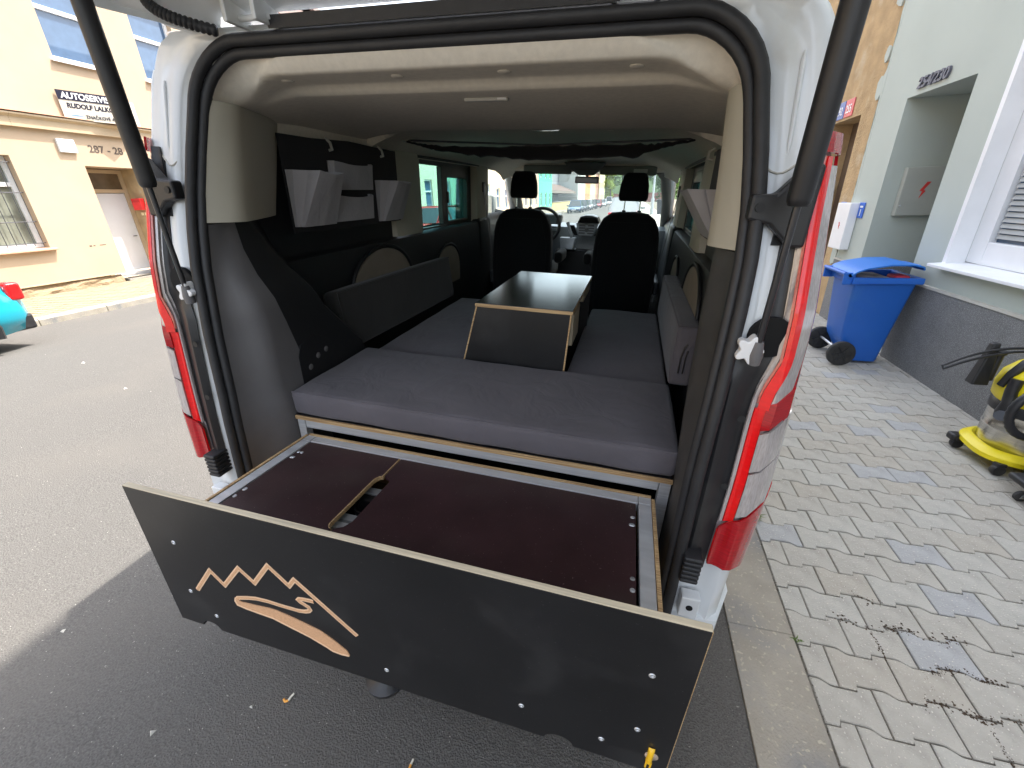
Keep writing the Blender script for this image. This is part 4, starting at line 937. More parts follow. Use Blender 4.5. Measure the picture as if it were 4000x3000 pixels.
# ============================================================ VAN INTERIOR
# headliner: a profile over y with ridges; its rear edge follows the opening's arch, its sides roll down
PY = [.085,.097,.108,.118,.130,.145,.16,.175,.19,.205,.218,.232,.240,.250,.262,.272,.30,.60,1.00,1.035,1.05,1.065,1.09,1.4,2.2,3.2,3.36,3.46]
PZ = [1.946,1.930,1.910,1.9055,1.905,1.905,1.905,1.905,1.905,1.9048,1.9047,1.9045,1.902,1.893,1.8845,1.883,1.8825,1.878,1.873,1.8735,1.880,1.897,1.903,1.903,1.900,1.88,1.85,1.805]
XS = [0,.20,.40,.45,.48,.50,.52,.54,.56,.575,.59,.60,.615,.64,.665,.69,.71,.725,.74,.77,.80,.83]
def head_pt(x, y):
    base = interp(y, PY, PZ)
    sk = min(1, max(0, (y-.12)/.28))
    side_ = lerp(interp(x, [.54,.60,.64,.68,.74,.83], [0,.018,.036,.050,.060,.072]), interp(x, [.57,.62,.68,.74,.79,.83], [0,.003,.010,.018,.028,.036]), sk)
    if y > 1.05: side_ = interp(x, [.50,.62,.70,.77,.83], [0,.02,.045,.07,.10])
    rim = interp(x, [.46,.69], [0,1]); rim = rim*rim*(3-2*rim)
    z = base - side_
    if y < .60 and y > .09: z = lerp(z, interp(y, [.085,.14,.60], [1.946,1.890,1.868]) - side_, rim)
    f = max(0, interp(y, [.085, lerp(.10,.21,rim)], [1, 0])); f = f*f*(3-2*f)
    xx = x*lerp(1, .685/.83, f)
    za = 1.946 if xx < .548 else 1.946 - .137 + math.sqrt(max(0, .137**2 - (xx-.548)**2))
    return xx, lerp(z, za, f)
hr = []
for y in PY:
    row = []
    for x in XS:
        xx, z = head_pt(x, y); row.append((xx, y, z))
    hr.append([(-x, y_, z_) for x, y_, z_ in reversed(row[1:])] + row)
hd = part("headliner", MB().loft(hr), m_head, van, smooth=60)
for x, y in ((-.49,.175),(-.15,.175),(.14,.175),(.455,.175),(-.30,1.35),(.02,1.38),(.33,1.35)):
    z = interp(y, PY, PZ) - .0025
    part("trim_clip", MB().lathe([(.0,z-.001),(.014,z-.001),(.017,z+.001),(.017,z+.004)], (x,y,0), 'z', 16), m_head, hd, smooth=50)
lmp = part("interior_lamp", MB().rbox(-.045,.088,.352,.372,1.874,1.888,.004,4), m_clip, van, smooth=50)
part("lamp_button", MB().box(.058,.084,.349,.3525,1.876,1.881), m_knob, lmp)
part("roof_lamp", MB().lathe([(0,1.888),(.06,1.890),(.075,1.896),(.075,1.905)], (.03,1.20,0), 'z', 20), m_chrome, van, smooth=50)

def trimcol(sg, zs_, sec):
    rows = []
    for z in zs_: rows.append([(sg*x, y, z) for x, y in sec(z)])
    return MB().loft(rows)
# beige upper pillars beside the opening
def sec_up(z):
    y0 = yr(z) + .045; h = hoff(z); ye = interp(z, [1.53,1.85], [.375,.475]); return [(.708+h,y0-.025),(.695+h,y0-.005),(.675+h*.5,y0+.03),(.668+h*.3,y0+.055),(.672,y0+.08),(.70,y0+.14),(.765,lerp(y0+.14,ye,.6)),(.815,ye)]
for sg in (1, -1):
    part("upper_pillar_trim", trimcol(sg, [1.535,1.60,1.70,1.78,1.82,1.848], sec_up), m_beige, van, smooth=50, solid=.004)
# dark lower corner trims (the left one bulges into the room)
def sec_low(sg):
    if sg < 0:
        Z = [.56,.85,1.0,1.2,1.29,1.37,1.45,1.535]; XI = [.645,.648,.65,.65,.655,.685,.712,.730]; YI = [.06,.06,.045,.05,.04,.035,.05,.075]; YB = [.80,.66,.58,.385,.33,.275,.225,.19]
    else:
        Z = [.56,.85,1.0,1.2,1.37,1.535]; XI = [.715,.715,.705,.694,.690,.692]; YI = [.09,.085,.08,.08,.085,.10]; YB = [.62,.55,.48,.40,.36,.34]
    def f(z):
        y0 = yr(z) + .045; xi, yi, yb = interp(z, Z, XI), interp(z, Z, YI), interp(z, Z, YB); xs_ = .706 + hoff(z)
        p = [(xs_, y0-.02)]
        for k in range(1, 6):
            t_ = k/6; p.append((lerp(xs_, xi, t_**1.5), lerp(y0-.015, yi, t_**.8)))
        if sg > 0: return p + [(xi, yi+.01), (xi+.006, yi+.03), (.735, .24), (.765, .31), (.79, .36), (.80, .39), (.82, .42)]
        p += [(xi, yi+.01), (xi-.003, yi+.03), (xi, lerp(yi,yb,.3)), (xi, lerp(yi,yb,.7)), (xi+.003, yb-.02), (xi+.02, yb), (.82, yb+.10)]
        return p
    return f
zl = [.56,.7,.85,.95,1.0,1.1,1.2,1.25,1.29,1.33,1.37,1.41,1.45,1.49,1.53]
for sg in (1, -1):
    fs = sec_low(sg)
    part("corner_trim_face", trimcol(sg, zl, lambda z: fs(z)[:9]), m_trim if sg < 0 else m_trimR, van, smooth=35, solid=.003)  # left face of the same plastic coloured lighter for the daylight it catches
    part("lower_corner_trim", trimcol(sg, zl, lambda z: fs(z)[8:]), m_trimblk, van, smooth=35, solid=.003)  # shade on the inward side faces is put into this darker colour
cvr = MB().prism([(.16,.62),(.52,.62),(.40,1.00),(.34,1.08),(.27,1.12),(.19,1.10),(.17,1.06)], 'x', -.6505, -.645)
part("jack_cover", cvr, m_trimblk, van, bevel=.004)
for y, z in ((.22,1.0),(.32,1.04),(.27,1.03)): part("cover_dimple", MB().lathe([(.012,-.644),(.009,-.6425)], (0,y,z), 'x', 14), m_trim, van, smooth=40)
# side walls: dark lower panels with arched beige inserts, beige pillars, window frames
for sg in (1, -1):
    lw = MB()
    secs = [(-.55,.80),(.80,.80)]
    rows = [[(sg*x, y, z) for y in (.30,1.0,1.30,1.47,1.50,2.0,2.6,2.80)] for z, x in ((.56,.775),(.9,.785),(1.2,.795),(1.325,.80),(1.362,.805),(1.372,.82),(1.374,.875))]
    part("side_trim_panel", lw.loft(rows), m_trimblk, van, smooth=35)
    for yc, hw_, zb, h in ((1.055,.29,.98,.355),(1.93,.20,.98,.27)):
        pts = [(yc - hw_, zb)] + [(yc + hw_*(-math.cos(a)), zb + h*(.45+.55*math.sin(a)) if True else 0) for a in [math.pi*k/16 for k in range(17)]] + [(yc + hw_, zb)]
        part("beige_insert", MB().prism(pts, 'x', *sorted((sg*.7935, sg*.785))), M("insert_cloth", (.24,.20,.155), rough=.9, bump=.2, bs=500), van)
        pr_ = [(sg*.788, p[0]+(p[0]-yc)*.06, p[1]+.015) for p in pts[1:-1]]
        part("insert_rim", MB().tube(pr_, .008, 8), m_trimblk, van, smooth=60)
    for y0, y1, mt in ((1.26,1.61,m_beige),(2.63,2.95,m_beige)):
        part("window_pillar", MB().loft([[(sg*.90,y0,z),(sg*.815,y0+.01,z),(sg*.803,y0+.05,z),(sg*.803,y1-.05,z),(sg*.815,y1-.01,z),(sg*.90,y1,z)] for z in (1.374,1.6,1.84)]), mt, van, smooth=50)
    part("cant_rail_trim", MB().loft([[(sg*.812,y,1.79),(sg*.815,y,1.83),(sg*.80,y,1.865)] for y in (.42,1.5,2.6,3.4)]), m_beige if sg > 0 else m_head, van, smooth=50)
    part("window_head", MB().box(*sorted((sg*.805,sg*.93)),.44,3.3,1.795,1.81), m_trimblk, van)
    # sliding-door window with its inner opening frame
    wf = MB(); xa, xb = sorted((sg*.865, sg*.905))
    wf.box(xa,xb,1.60,1.63,1.372,1.80).box(xa,xb,2.59,2.63,1.372,1.80).box(xa,xb,1.63,2.59,1.77,1.80).box(xa,xb,1.63,2.59,1.372,1.385)
    wf.box(xa,xb,2.04,2.13,1.385,1.77).box(xa,xb,2.13,2.53,1.385,1.405).box(xa,xb,2.13,2.53,1.70,1.77).box(xa,xb,2.53,2.59,1.385,1.77)
    sw_ = part("sliding_window", wf, m_blackpl, van, bevel=.008)
    part("pane", MB().box(*sorted((sg*.908,sg*.912)),1.60,2.63,1.372,1.80), g_tint, sw_)
    part("pane", MB().box(*sorted((sg*.893,sg*.897)),2.125,2.535,1.40,1.705), g_tint, sw_)
    part("latch", MB().rbox(*sorted((sg*.855,sg*.87)),2.12,2.14,1.53,1.61,.005,2), m_blackpl, sw_)
    # front door
    part("door_card", MB().loft([[(sg*x,y,z) for y in (2.80,2.96,3.6,4.15)] for z, x in ((.56,.80),(1.0,.79),(1.30,.81),(1.36,.84),(1.41,.90))]), m_dash, van, smooth=40)
    part("front_door_pane", MB().quad((sg*.93,2.96,1.40),(sg*.915,4.0,1.40),(sg*.90,3.55,1.80),(sg*.92,2.96,1.80)), g_clear, van)
    part("seat_belt", MB().hexa([(sg*.80,2.75,1.62),(sg*.80,2.79,1.62),(sg*.74,2.85,1.05),(sg*.74,2.81,1.05),(sg*.797,2.75,1.62),(sg*.797,2.79,1.62),(sg*.737,2.85,1.05),(sg*.737,2.81,1.05)]), m_trim, van)
    part("belt_guide", MB().rbox(*sorted((sg*.79,sg*.81)),2.74,2.80,1.60,1.68,.008,2), m_dash, van, smooth=50)
    part("b_pillar_lower", MB().rbox(*sorted((sg*.79,sg*.88)),2.63,2.95,.56,1.40,.03,4), m_trimblk, van, smooth=50)
    ap = part("windscreen_pillar", MB().tube([(sg*.66,3.42,1.83),(sg*.72,3.55,1.77),(sg*.78,3.85,1.55),(sg*.82,4.22,1.30)], [.06,.05,.045,.05], 10), M("pillar_grey", (.20,.19,.17), rough=.7), van, smooth=60)
    part("outer_pillar", MB().tube([(sg*.75,3.36,1.92),(sg*.82,3.75,1.70),(sg*.88,4.28,1.30)], .05, 8), m_white, van, smooth=60)
    dm = part("door_mirror", MB().rbox(*sorted((sg*.98,sg*1.20)),3.72,3.86,1.32,1.58,.04,4), m_white, van, smooth=50)
    part("mirror_glass", MB().box(*sorted((sg*1.0,sg*1.18)),3.715,3.719,1.34,1.56), m_chrome, dm)
    part("mirror_arm", MB().tube([(sg*.90,3.80,1.38),(sg*1.0,3.79,1.40)], .03, 8), m_blackpl, dm)
for sg in (-1, 1): part("wall_lining", MB().box(*sorted((sg*.845,sg*.86)),.10,1.30,.56,1.90), m_trimblk, van)
part("quarter_blank", MB().box(-.93,-.89,.44,1.45,1.405,1.80), m_carglass, van); part("quarter_blank", MB().box(.89,.93,.44,1.45,1.405,1.80), m_carglass, van)
part("windscreen", MB().quad((-.70,3.44,1.86),(.70,3.44,1.86),(.82,4.32,1.26),(-.82,4.32,1.26)), g_clear, van)
part("header_rail", MB().rbox(-.74,.74,3.36,3.50,1.79,1.93,.03,6), m_head, van, smooth=50)
part("rear_shelf_wall", MB().box(-.93,.93,4.3,4.34,.5,1.25), m_blackpl, van)
for a, b in ((-.60,-.14),(.12,.62)):
    vs_ = part("sun_visor", MB().rbox(a,b,3.33,3.36,1.765,1.84,.012,5), M("visor_grey", (.17,.17,.155), rough=.8), van, smooth=50)
    if a > 0: part("visor_label", MB().box(.42,.54,3.326,3.3295,1.785,1.815), m_clip, vs_)
oc = part("overhead_console", MB().hexa([(-.14,3.28,1.80),(.12,3.28,1.80),(.06,3.42,1.755),(-.08,3.42,1.755),(-.20,3.2,1.86),(.18,3.2,1.86),(.18,3.45,1.86),(-.20,3.45,1.86)]), M("console_grey", (.13,.13,.12), rough=.7), van, bevel=.012)
part("console_tray", MB().box(-.11,.09,3.272,3.279,1.805,1.85), m_hole, oc)
mi = part("interior_mirror", MB().rbox(-.108,.115,3.375,3.40,1.69,1.75,.012,5), m_blackpl, van, smooth=50)
part("mirror_glass", MB().box(-.095,.102,3.372,3.3745,1.698,1.742), M("mirror_dark", (.04,.045,.045), rough=.05, spec=1), mi); part("mirror_stalk", MB().tube([(.0,3.40,1.73),(.0,3.45,1.79)], .014, 8), m_blackpl, mi)
# folded front curtain on its rail
cr_ = MB(); pts = [(-.715,1.25,1.852),(-.62,1.25,1.835),(-.55,1.25,1.822),(-.34,1.25,1.808),(-.14,1.25,1.803),(.11,1.25,1.801),(.44,1.25,1.812),(.53,1.25,1.826),(.62,1.25,1.842),(.715,1.25,1.855)]
cu = thing("rolled_curtain", "black curtain gathered along the rail under the ceiling", "curtain", base=(0,1.25,1.81), frame=MV)
rr = [.004,.007,.012,.020,.027,.029,.027,.014,.007,.004]; P_ = []; R_ = []
for i in range(len(pts)-1):
    for k in range(6): P_.append(tuple(Vector(pts[i]).lerp(Vector(pts[i+1]), k/6) + Vector((0,0,random.uniform(-.003,.002))))); R_.append(lerp(rr[i],rr[i+1],k/6)*random.uniform(.85,1.2))
part("cloth_roll", MB().tube(P_, R_, 10), m_orgback, cu, smooth=60); part("rail", MB().tube([(-.73,1.262,1.858),(0,1.262,1.835),(.73,1.262,1.86)], .0045, 6), m_iron, cu)
for sg in (-1, 1): part("rail_holder", MB().rbox(*sorted((sg*.71,sg*.745)),1.23,1.27,1.85,1.872,.006,2), m_clip, cu, smooth=50)
# dashboard
ds = MB().loft([[(x,y,z) for y, z in ((3.72,.80),(3.68,1.0),(3.70,1.16),(3.76,1.27),(3.95,1.30),(4.3,1.27))] for x in (-.82,-.5,-.25,0,.25,.5,.82)])
da = part("dashboard", ds, M("dash_top_grey", (.17,.19,.20), rough=.35, var=.08), van, smooth=40)
part("display_hood", MB().prism([(-.085,1.325),(.145,1.325),(.115,1.385),(.06,1.40),(.0,1.40),(-.055,1.385)], 'y', 3.62, 3.85), m_dash, da, bevel=.008)
part("display_screen", MB().prism([(-.07,1.333),(.13,1.333),(.105,1.378),(-.045,1.378)], 'y', 3.617, 3.6195), m_hole, da)
part("centre_stack", MB().hexa([(-.055,3.60,1.20),(.085,3.60,1.20),(.085,3.75,1.20),(-.055,3.75,1.20),(-.10,3.63,1.325),(.135,3.63,1.325),(.135,3.8,1.325),(-.10,3.8,1.325)]), m_silver, da, bevel=.012)
bt = MB()
for r_ in range(4):
    for c in range(2): bt.box(-.06+.09*c,.005+.09*c,3.598+.0055*r_,3.612+.006*r_,1.222+.024*r_,1.236+.024*r_)
bt.lathe([(.022,3.600),(.018,3.594)], (.022,0,1.262), 'y', 16); part("radio_buttons", bt, M("button_grey", (.16,.17,.18), rough=.4), da)
part("radio_slot", MB().box(-.06,.09,3.617,3.622,1.306,1.311), m_hole, da)
for sg in (-1, 1): part("air_vent", MB().hexa([(.017+sg*.085,3.605,1.205),(.017+sg*.12,3.605,1.205),(.017+sg*.12,3.63,1.205),(.017+sg*.085,3.63,1.205),(.017+sg*.13,3.615,1.30),(.017+sg*.19,3.615,1.30),(.017+sg*.19,3.65,1.30),(.017+sg*.13,3.65,1.30)]), m_hole, da, bevel=.003)
for s in (-1, 1): part("silver_trim", MB().tube([(.017+s*.20,3.63,1.325),(.017+s*.145,3.60,1.20),(.017+s*.17,3.59,1.10),(.017+s*.09,3.58,1.07)], [.018,.014,.014,.010], 8), m_silver, da, smooth=60)
part("console_cup", MB().hexa([(-.23,3.56,1.06),(-.10,3.56,1.06),(-.10,3.66,1.06),(-.23,3.66,1.06),(-.25,3.58,1.18),(-.08,3.58,1.18),(-.08,3.68,1.18),(-.25,3.68,1.18)]), m_silver, da, bevel=.01)
part("lower_console", MB().rbox(-.30,.20,3.60,3.9,.56,1.06,.04,4), m_trimblk, da, smooth=50)
part("instrument_cluster", MB().rbox(-.62,-.26,3.62,3.80,1.30,1.40,.03,4), m_dash, da, smooth=50)
part("instrument_face", MB().box(-.58,-.30,3.615,3.619,1.31,1.385), M("gauge_pale", (.22,.28,.30), rough=.2), da)
part("gear_knob", MB().tube([(-.29,3.42,.80),(-.30,3.40,.90),(-.30,3.40,.94)], [.012,.014,.026], 10), m_silver, da, smooth=60)
part("handbrake", MB().tube([(-.20,3.20,.80),(-.205,3.10,.845)], [.014,.018], 8), m_silver, da, smooth=60)
wc = Vector((-.42,3.42,1.295)); ring = [wc + Vector((.185*math.cos(a), .055*math.sin(a)*1.2, .165*math.sin(a))) for a in [2*math.pi*k/36 for k in range(36)]]
sw_ = part("steering_wheel", MB().tube([tuple(p) for p in ring], .0165, 10, closed=True), m_dash, van, smooth=60)
part("wheel_hub", MB().rbox(-.50,-.38,3.41,3.46,1.22,1.30,.03,3), m_dash, sw_, smooth=60)
part("spoke", MB().tube([(-.50,3.43,1.27),(-.62,3.42,1.27)], .014, 6).tube([(-.38,3.43,1.27),(-.26,3.42,1.27)], .014, 6).tube([(-.44,3.43,1.23),(-.44,3.37,1.11)], .014, 6), m_silver, sw_, smooth=60)
# front seats
def seat(cx, hx, side_):
    bk = [(-.27,.58),(-.275,.95),(-.272,1.15),(-.262,1.28),(-.245,1.36),(-.21,1.425),(-.15,1.468),(-.08,1.478),(.08,1.478),(.15,1.468),(.21,1.425),(.245,1.36),(.262,1.28),(.272,1.15),(.275,.95),(.27,.58)]
    s_ = part("front_seat", MB().prism([(cx+a, z) for a, z in bk], 'y', 2.80, 2.94), m_seat, van, bevel=.035, seg=3)
    hr_ = [(-.112,1.56),(-.118,1.60),(-.112,1.68),(-.095,1.745),(-.075,1.772),(.075,1.772),(.095,1.745),(.112,1.68),(.118,1.60),(.112,1.56)]
    part("headrest", MB().prism([(hx+a, z) for a, z in hr_], 'y', 2.84, 2.93), m_seat, s_, bevel=.02, seg=3)
    part("headrest_post", MB().tube([(hx-.062,2.88,1.47),(hx-.062,2.88,1.57)], .006, 8).tube([(hx+.062,2.88,1.47),(hx+.062,2.88,1.57)], .006, 8), m_chrome, s_, smooth=60)
    part("post_collar", MB().tube([(hx-.062,2.88,1.47),(hx-.062,2.88,1.49)], .016, 10).tube([(hx+.062,2.88,1.47),(hx+.062,2.88,1.49)], .016, 10), m_trimblk, s_, smooth=50)
    part("seat_cushion", MB().rbox(cx-.26,cx+.26,2.90,3.42,.84,.98,.06,6), m_seat, s_, smooth=50); part("seat_base", MB().box(cx-.22,cx+.22,2.90,3.35,.58,.85), m_trimblk, s_, bevel=.02)
    part("seat_back_panel", MB().prism([(cx-.22,.62),(cx+.22,.62),(cx+.23,1.2),(cx+.17,1.40),(cx-.17,1.40),(cx-.23,1.2)], 'y', 2.793, 2.801), m_seat, s_, bevel=.003)
    part("armrest", MB().rbox(*sorted((cx+side_*.285, cx+side_*.36)),2.90,3.22,1.02,1.12,.03,4), m_seat, s_, smooth=60)
    part("side_shield", MB().box(*sorted((cx-side_*.28,cx-side_*.32)),2.88,3.3,.80,.92), m_dash, s_, bevel=.015)
seat(-.47,-.478,1); seat(.44,.45,-1)
for y in (.55,.95): pass
for sg in (-1, 1):
    for y in ((.70,1.10) if sg < 0 else (.72,1.16)):
        part("curtain_hook", MB().tube([(sg*.785,y,1.815),(sg*.765,y,1.80),(sg*.765,y+.008,1.775),(sg*.785,y+.01,1.772)], .006, 6), m_clip, van, smooth=60)

# the body shell sits a little left of the furniture's centre line
KEEP = ("gas_strut", "front_seat", "dashboard", "steering_wheel", "interior_mirror", "overhead_console", "sun_visor", "interior_lamp", "roof_lamp")
OUTER = ("sealant_seam", "pressed_crease", "cable_bracket", "bracket_bolt", "rear_frame", "roof", "side_panel", "bonnet", "front_wing", "rear_bumper", "wheel", "tail_lamp", "lamp_cover", "corner_bracket", "bracket_hole", "rubber_buffer", "tailgate", "hinge", "cable_conduit", "conduit_grommet", "door_mirror", "outer_pillar")
for o in van.children:
    if not o.name.startswith(KEEP): o.location.x -= .040 if o.name.startswith(OUTER) else .010

# ============================================================ THINGS IN THE VAN
# bench frame of aluminium tube with plywood boards
bf = thing("bench_frame", "aluminium tube bench frame with plywood board under the rear cushion", "bench frame", base=(.03,.1,.58), frame=MV)
part("seat_board", MB().box(-.648,.700,.085,.585,.843,.858), m_ply, bf, bevel=.001)
part("board_face", MB().box(-.646,.698,.090,.58,.859,.8605), m_film, bf)
part("front_rail", MB().box(-.612,.662,.092,.122,.808,.8415), m_alu, bf, bevel=.002)
for a, b in ((-.646,-.614),(.664,.698)): part("leg", MB().box(a,b,.090,.122,.582,.8415), m_alu, bf, bevel=.002)
for a, b in ((-.646,-.614),(.664,.698)): part("rear_leg", MB().box(a,b,.55,.58,.582,.8415), m_alu, bf, bevel=.002)
part("side_rail", MB().box(-.644,-.616,.124,.548,.812,.840).box(.666,.694,.124,.548,.812,.840), m_alu, bf, bevel=.002)
part("support_block", MB().box(-.05,-.02,.30,.34,.70,.8415), m_blackpl, bf, bevel=.003)
part("bench_box", MB().box(-.63,-.185,.612,1.73,.585,.84).box(.292,.695,.612,1.75,.585,.84), m_film, bf, bevel=.003)
def seam(x0,x1,y0,y1,z,mt,par):
    part("piping_seam", MB().tube([(x0,y0,z),(x1,y0,z),(x1,y1,z),(x0,y1,z)], .0022, 5, closed=True), mt, par, smooth=60)
def cushion(label, x0,x1,y0,y1,z0,z1, n=14, puff=.008):
    c = ((x0+x1)/2,(y0+y1)/2,z0)
    t = thing("seat_cushion", label, "cushion", base=c, frame=MV, group=None)
    mb = MB().rbox(x0,x1,y0,y1,z0,z1,.017,n,puff,.004)
    # soft wrinkles over the front edge
    v = []
    for p in mb.v:
        x, y, z = p
        a = .0022*math.sin(x*17+y*9)*math.sin(y*11-x*5) + .0012*math.sin(x*43+1.7)*max(0,1-abs(y-y0)*9)
        v.append((x, y - (.0025*math.sin(x*23+z*30) if abs(y-y0) < .03 else 0), z + (a if z > (z0+z1)/2 else 0)))
    mb.v = v
    part("cover", mb, m_cush, t, smooth=60)
    part("piping_seam", MB().tube([(x0+.006,y0+.004,z1-.004),((x0+x1)/2,y0+.003,z1-.003),(x1-.006,y0+.004,z1-.004)], .0030, 8), m_cush, t, smooth=60)
    return t
cushion("wide grey seat cushion lying across the rear on the aluminium bench", -.652,.703,.088,.590,.862,.957, 26)
cushion("grey seat cushion on the left bench beside the black table", -.632,-.176,.598,1.735,.845,.932, 16)
cushion("grey seat cushion on the right bench below the upright back cushion", .287,.700,.602,1.755,.845,.932, 16)
t = thing("back_cushion", "grey upright back cushion with zip on its end along the right wall", "cushion", base=(.74,1.15,.936), frame=MV)
part("cover", MB().rbox(.700,.782,.625,1.735,.936,1.182,.014,14,.003,.006), m_cush, t, smooth=60)
part("piping_seam", MB().tube([(.702,.629,.962),(.702,.629,1.178),(.702,1.73,1.178)], .0022, 5).tube([(.780,.629,.962),(.780,.629,1.178),(.780,1.73,1.178)], .0022, 5).tube([(.702,.629,1.178),(.780,.629,1.178)], .0022, 5), m_cush, t, smooth=60)
part("zip", MB().tube([(.728,.617,.995),(.729,.6165,1.06),(.735,.617,1.10),(.745,.618,1.115)], .0032, 6).tube([(.744,.617,.995),(.745,.6165,1.06),(.750,.617,1.09)], .0028, 6), m_blackpl, t, smooth=60)
lb = Matrix.Translation((-.735,1.16,.938)) @ Matrix.Rotation(R(-.8),4,'X') @ Matrix.Rotation(R(-8),4,'Y')
t = thing("back_cushion", "charcoal mesh back cushion leaning along the left wall", "cushion", base=(-.73,1.2,.958), frame=MV)
part("cover", MB().rbox(-.035,.045,-.63,.61,.0,.268,.02,14,.003,.008).xf(lb), m_mesh, t, smooth=60)
part("piping_seam", MB().tube([(.043,-.625,.005),(.043,-.625,.263),(.043,.605,.263)], .003, 5).tube([(-.033,-.625,.005),(-.033,-.625,.263)], .003, 5).xf(lb), m_mesh, t, smooth=60)
# black box table
tb = thing("box_table", "black film-faced box table with plywood edges between the benches", "table", base=(.075,.98,.58), frame=MV)
X0, X1, Y0, Y1, ZT = -.110, .297, .598, 1.375, 1.209
part("table_top", MB().box(X0,X1,Y0+.004,Y1,ZT-.0135,ZT), m_top, tb, bevel=.0015)
part("top_edge", MB().box(X0-.001,X1+.001,Y0-.002,Y0+.003,ZT-.0150,ZT-.0015).box(X1+.0005,X1+.002,Y0+.004,Y1,ZT-.0135,ZT-.001), m_ply, tb)
FL, FR = lambda z: lerp(-.108, -.166, (1.195-z)/.238), lambda z: lerp(.292, .280, (1.195-z)/.238)
def slab(f0, f1, z0, z1, y0, y1): return MB().hexa([(f0(z0),y0-.010,z0),(f1(z0),y0-.010,z0),(f1(z0),y1-.010,z0),(f0(z0),y1-.010,z0),(f0(z1),y0,z1),(f1(z1),y0,z1),(f1(z1),y1,z1),(f0(z1),y1,z1)])
part("front_panel", slab(lambda z: FL(z)+.004, lambda z: FR(z)-.004, .84, ZT-.016, Y0+.008, Y0+.022), m_film, tb)
part("panel_edge", slab(lambda z: FL(z)-.002, lambda z: FL(z)+.004, .84, ZT-.0155, Y0+.0055, Y0+.022), m_ply, tb)
part("panel_edge", slab(lambda z: FR(z)-.004, lambda z: FR(z)+.002, .84, ZT-.0155, Y0+.0055, Y0+.022), m_ply, tb)
part("back_panel", MB().box(X0,X1,Y1-.02,Y1-.005,.585,ZT-.016), m_film, tb)
part("side_rail", MB().box(X1-.045,X1-.004,Y0+.10,Y0+.30,1.03,1.17).box(X1-.035,X1-.004,Y0+.45,Y1-.03,1.14,1.19).box(X0+.004,X0+.035,Y0+.03,Y1-.03,1.14,1.19), M("raw_plywood_face", (.50,.42,.29), rough=.7, var=.1, vs=6, stretch=(3,30,3)), tb, bevel=.002)
# ---- kitchen drawer unit, pulled out
DR = Matrix.Translation((.035,.05,.805)) @ Matrix.Rotation(R(-3.5),4,'X')          # x across, y forward (0 = back), z up from the lid plane
dw = thing("kitchen_drawer", "pulled-out drawer unit with black carved front and dark brown lid", "drawer", base=(.05,-.25,.53), frame=MV)
W0, W1, D = -.605, .607, .532
def dbox(*a): return MB().box(*a).xf(DR)
part("side_panel", dbox(W0-.010,W0-.001,-D,.0,-.24,.004), m_ply, dw, bevel=.001)
part("side_panel", dbox(W1+.001,W1+.011,-D,-.004,-.24,.004), m_ply, dw, bevel=.001)
part("back_panel", dbox(W0,W1,.001,.011,-.24,.004), m_ply, dw, bevel=.001)
part("bottom_panel", dbox(W0,W1,-D,.0,-.25,-.24), m_film, dw)
fr_ = [("rail",(W0,W0+.034,-D,-.036,-.030,.001)),("rail",(W1-.036,W1,-D,-.036,-.030,.001)),("cross_rail",(W0+.036,W1-.038,-.034,.0,-.030,.001)),("corner_block",(W0,W0+.034,-.034,.0,-.030,.0015)),("corner_block",(W1-.036,W1,-.034,.0,-.030,.0015))]
for nm, b in fr_: part(nm, dbox(*b), m_alu, dw, bevel=.0012)
# lids with the finger slot between them
def lid(poly, nm):
    p = part(nm, MB().prism(poly, 'z', -.014, -.002).xf(DR), m_brown, dw, bevel=.0008)
    n = len(poly); e = MB()
    for i in range(n):
        a, b = poly[i], poly[(i+1) % n]
        e.quad((a[0],a[1],-.0145),(b[0],b[1],-.0145),(b[0],b[1],-.0045),(a[0],a[1],-.0045))
    return p
gx = -.212; s0, s1 = -.385, -.145; rs = .022
LL = [(W0+.036,-.036),(W0+.036,-D+.005),(gx-.004,-D+.005),(gx-.004,s0-.010)] + [(gx-.004-.016*math.sin(a), s0+.010-.02*math.cos(a)) for a in [math.pi/2*k/5 for k in range(1,6)]] + [(gx-.020, s0+.03),(gx-.020, s1-.03)] + [(gx-.004-.016*math.cos(a), s1-.03+.03*math.sin(a)) for a in [math.pi/2*k/5 for k in range(1,6)]] + [(gx-.004,-.036)]
RRp = [(gx+.004,-.036),(gx+.004,s1+.005),(gx+.026,s1-.004),(gx+.034,s1-.02),(gx+.034,s0+.03),(gx+.024,s0+.006),(gx+.004,s0-.008),(gx+.004,-D+.005),(W1-.044,-D+.005),(W1-.044,-.036)]
lid(LL, "lid_panel"); lid(RRp, "lid_panel")
ee = MB()
for i in range(3, len(LL)-1):
    a, b = LL[i], LL[i+1]; ee.hexa([(a[0]+.0004,a[1],-.0145),(b[0]+.0004,b[1],-.0145),(b[0]+.004,b[1],-.0145),(a[0]+.004,a[1],-.0145),(a[0]+.0004,a[1],-.0015),(b[0]+.0004,b[1],-.0015),(b[0]+.0035,b[1],-.0015),(a[0]+.0035,a[1],-.0015)])
part("slot_edge", ee.xf(DR), m_ply, dw)
for k, (y0, y1, mt) in enumerate(((-.36,-.335,m_alu),(-.325,-.30,M("grey_plate", (.32,.33,.33), rough=.5)),(-.235,-.205,m_film),(-.20,-.17,M("galvanised_inner", (.40,.41,.42), rough=.45, metal=.5)))):
    part("inner_divider", dbox(gx-.12,gx+.16,y0,y1,-.20,-.032), mt, dw)
part("inner_bowl", MB().lathe([(.03,-.10),(.034,-.03),(.030,-.03),(.026,-.095)], (gx+.008,-.255,0), 'z', 18).xf(DR), m_film, dw, smooth=50)
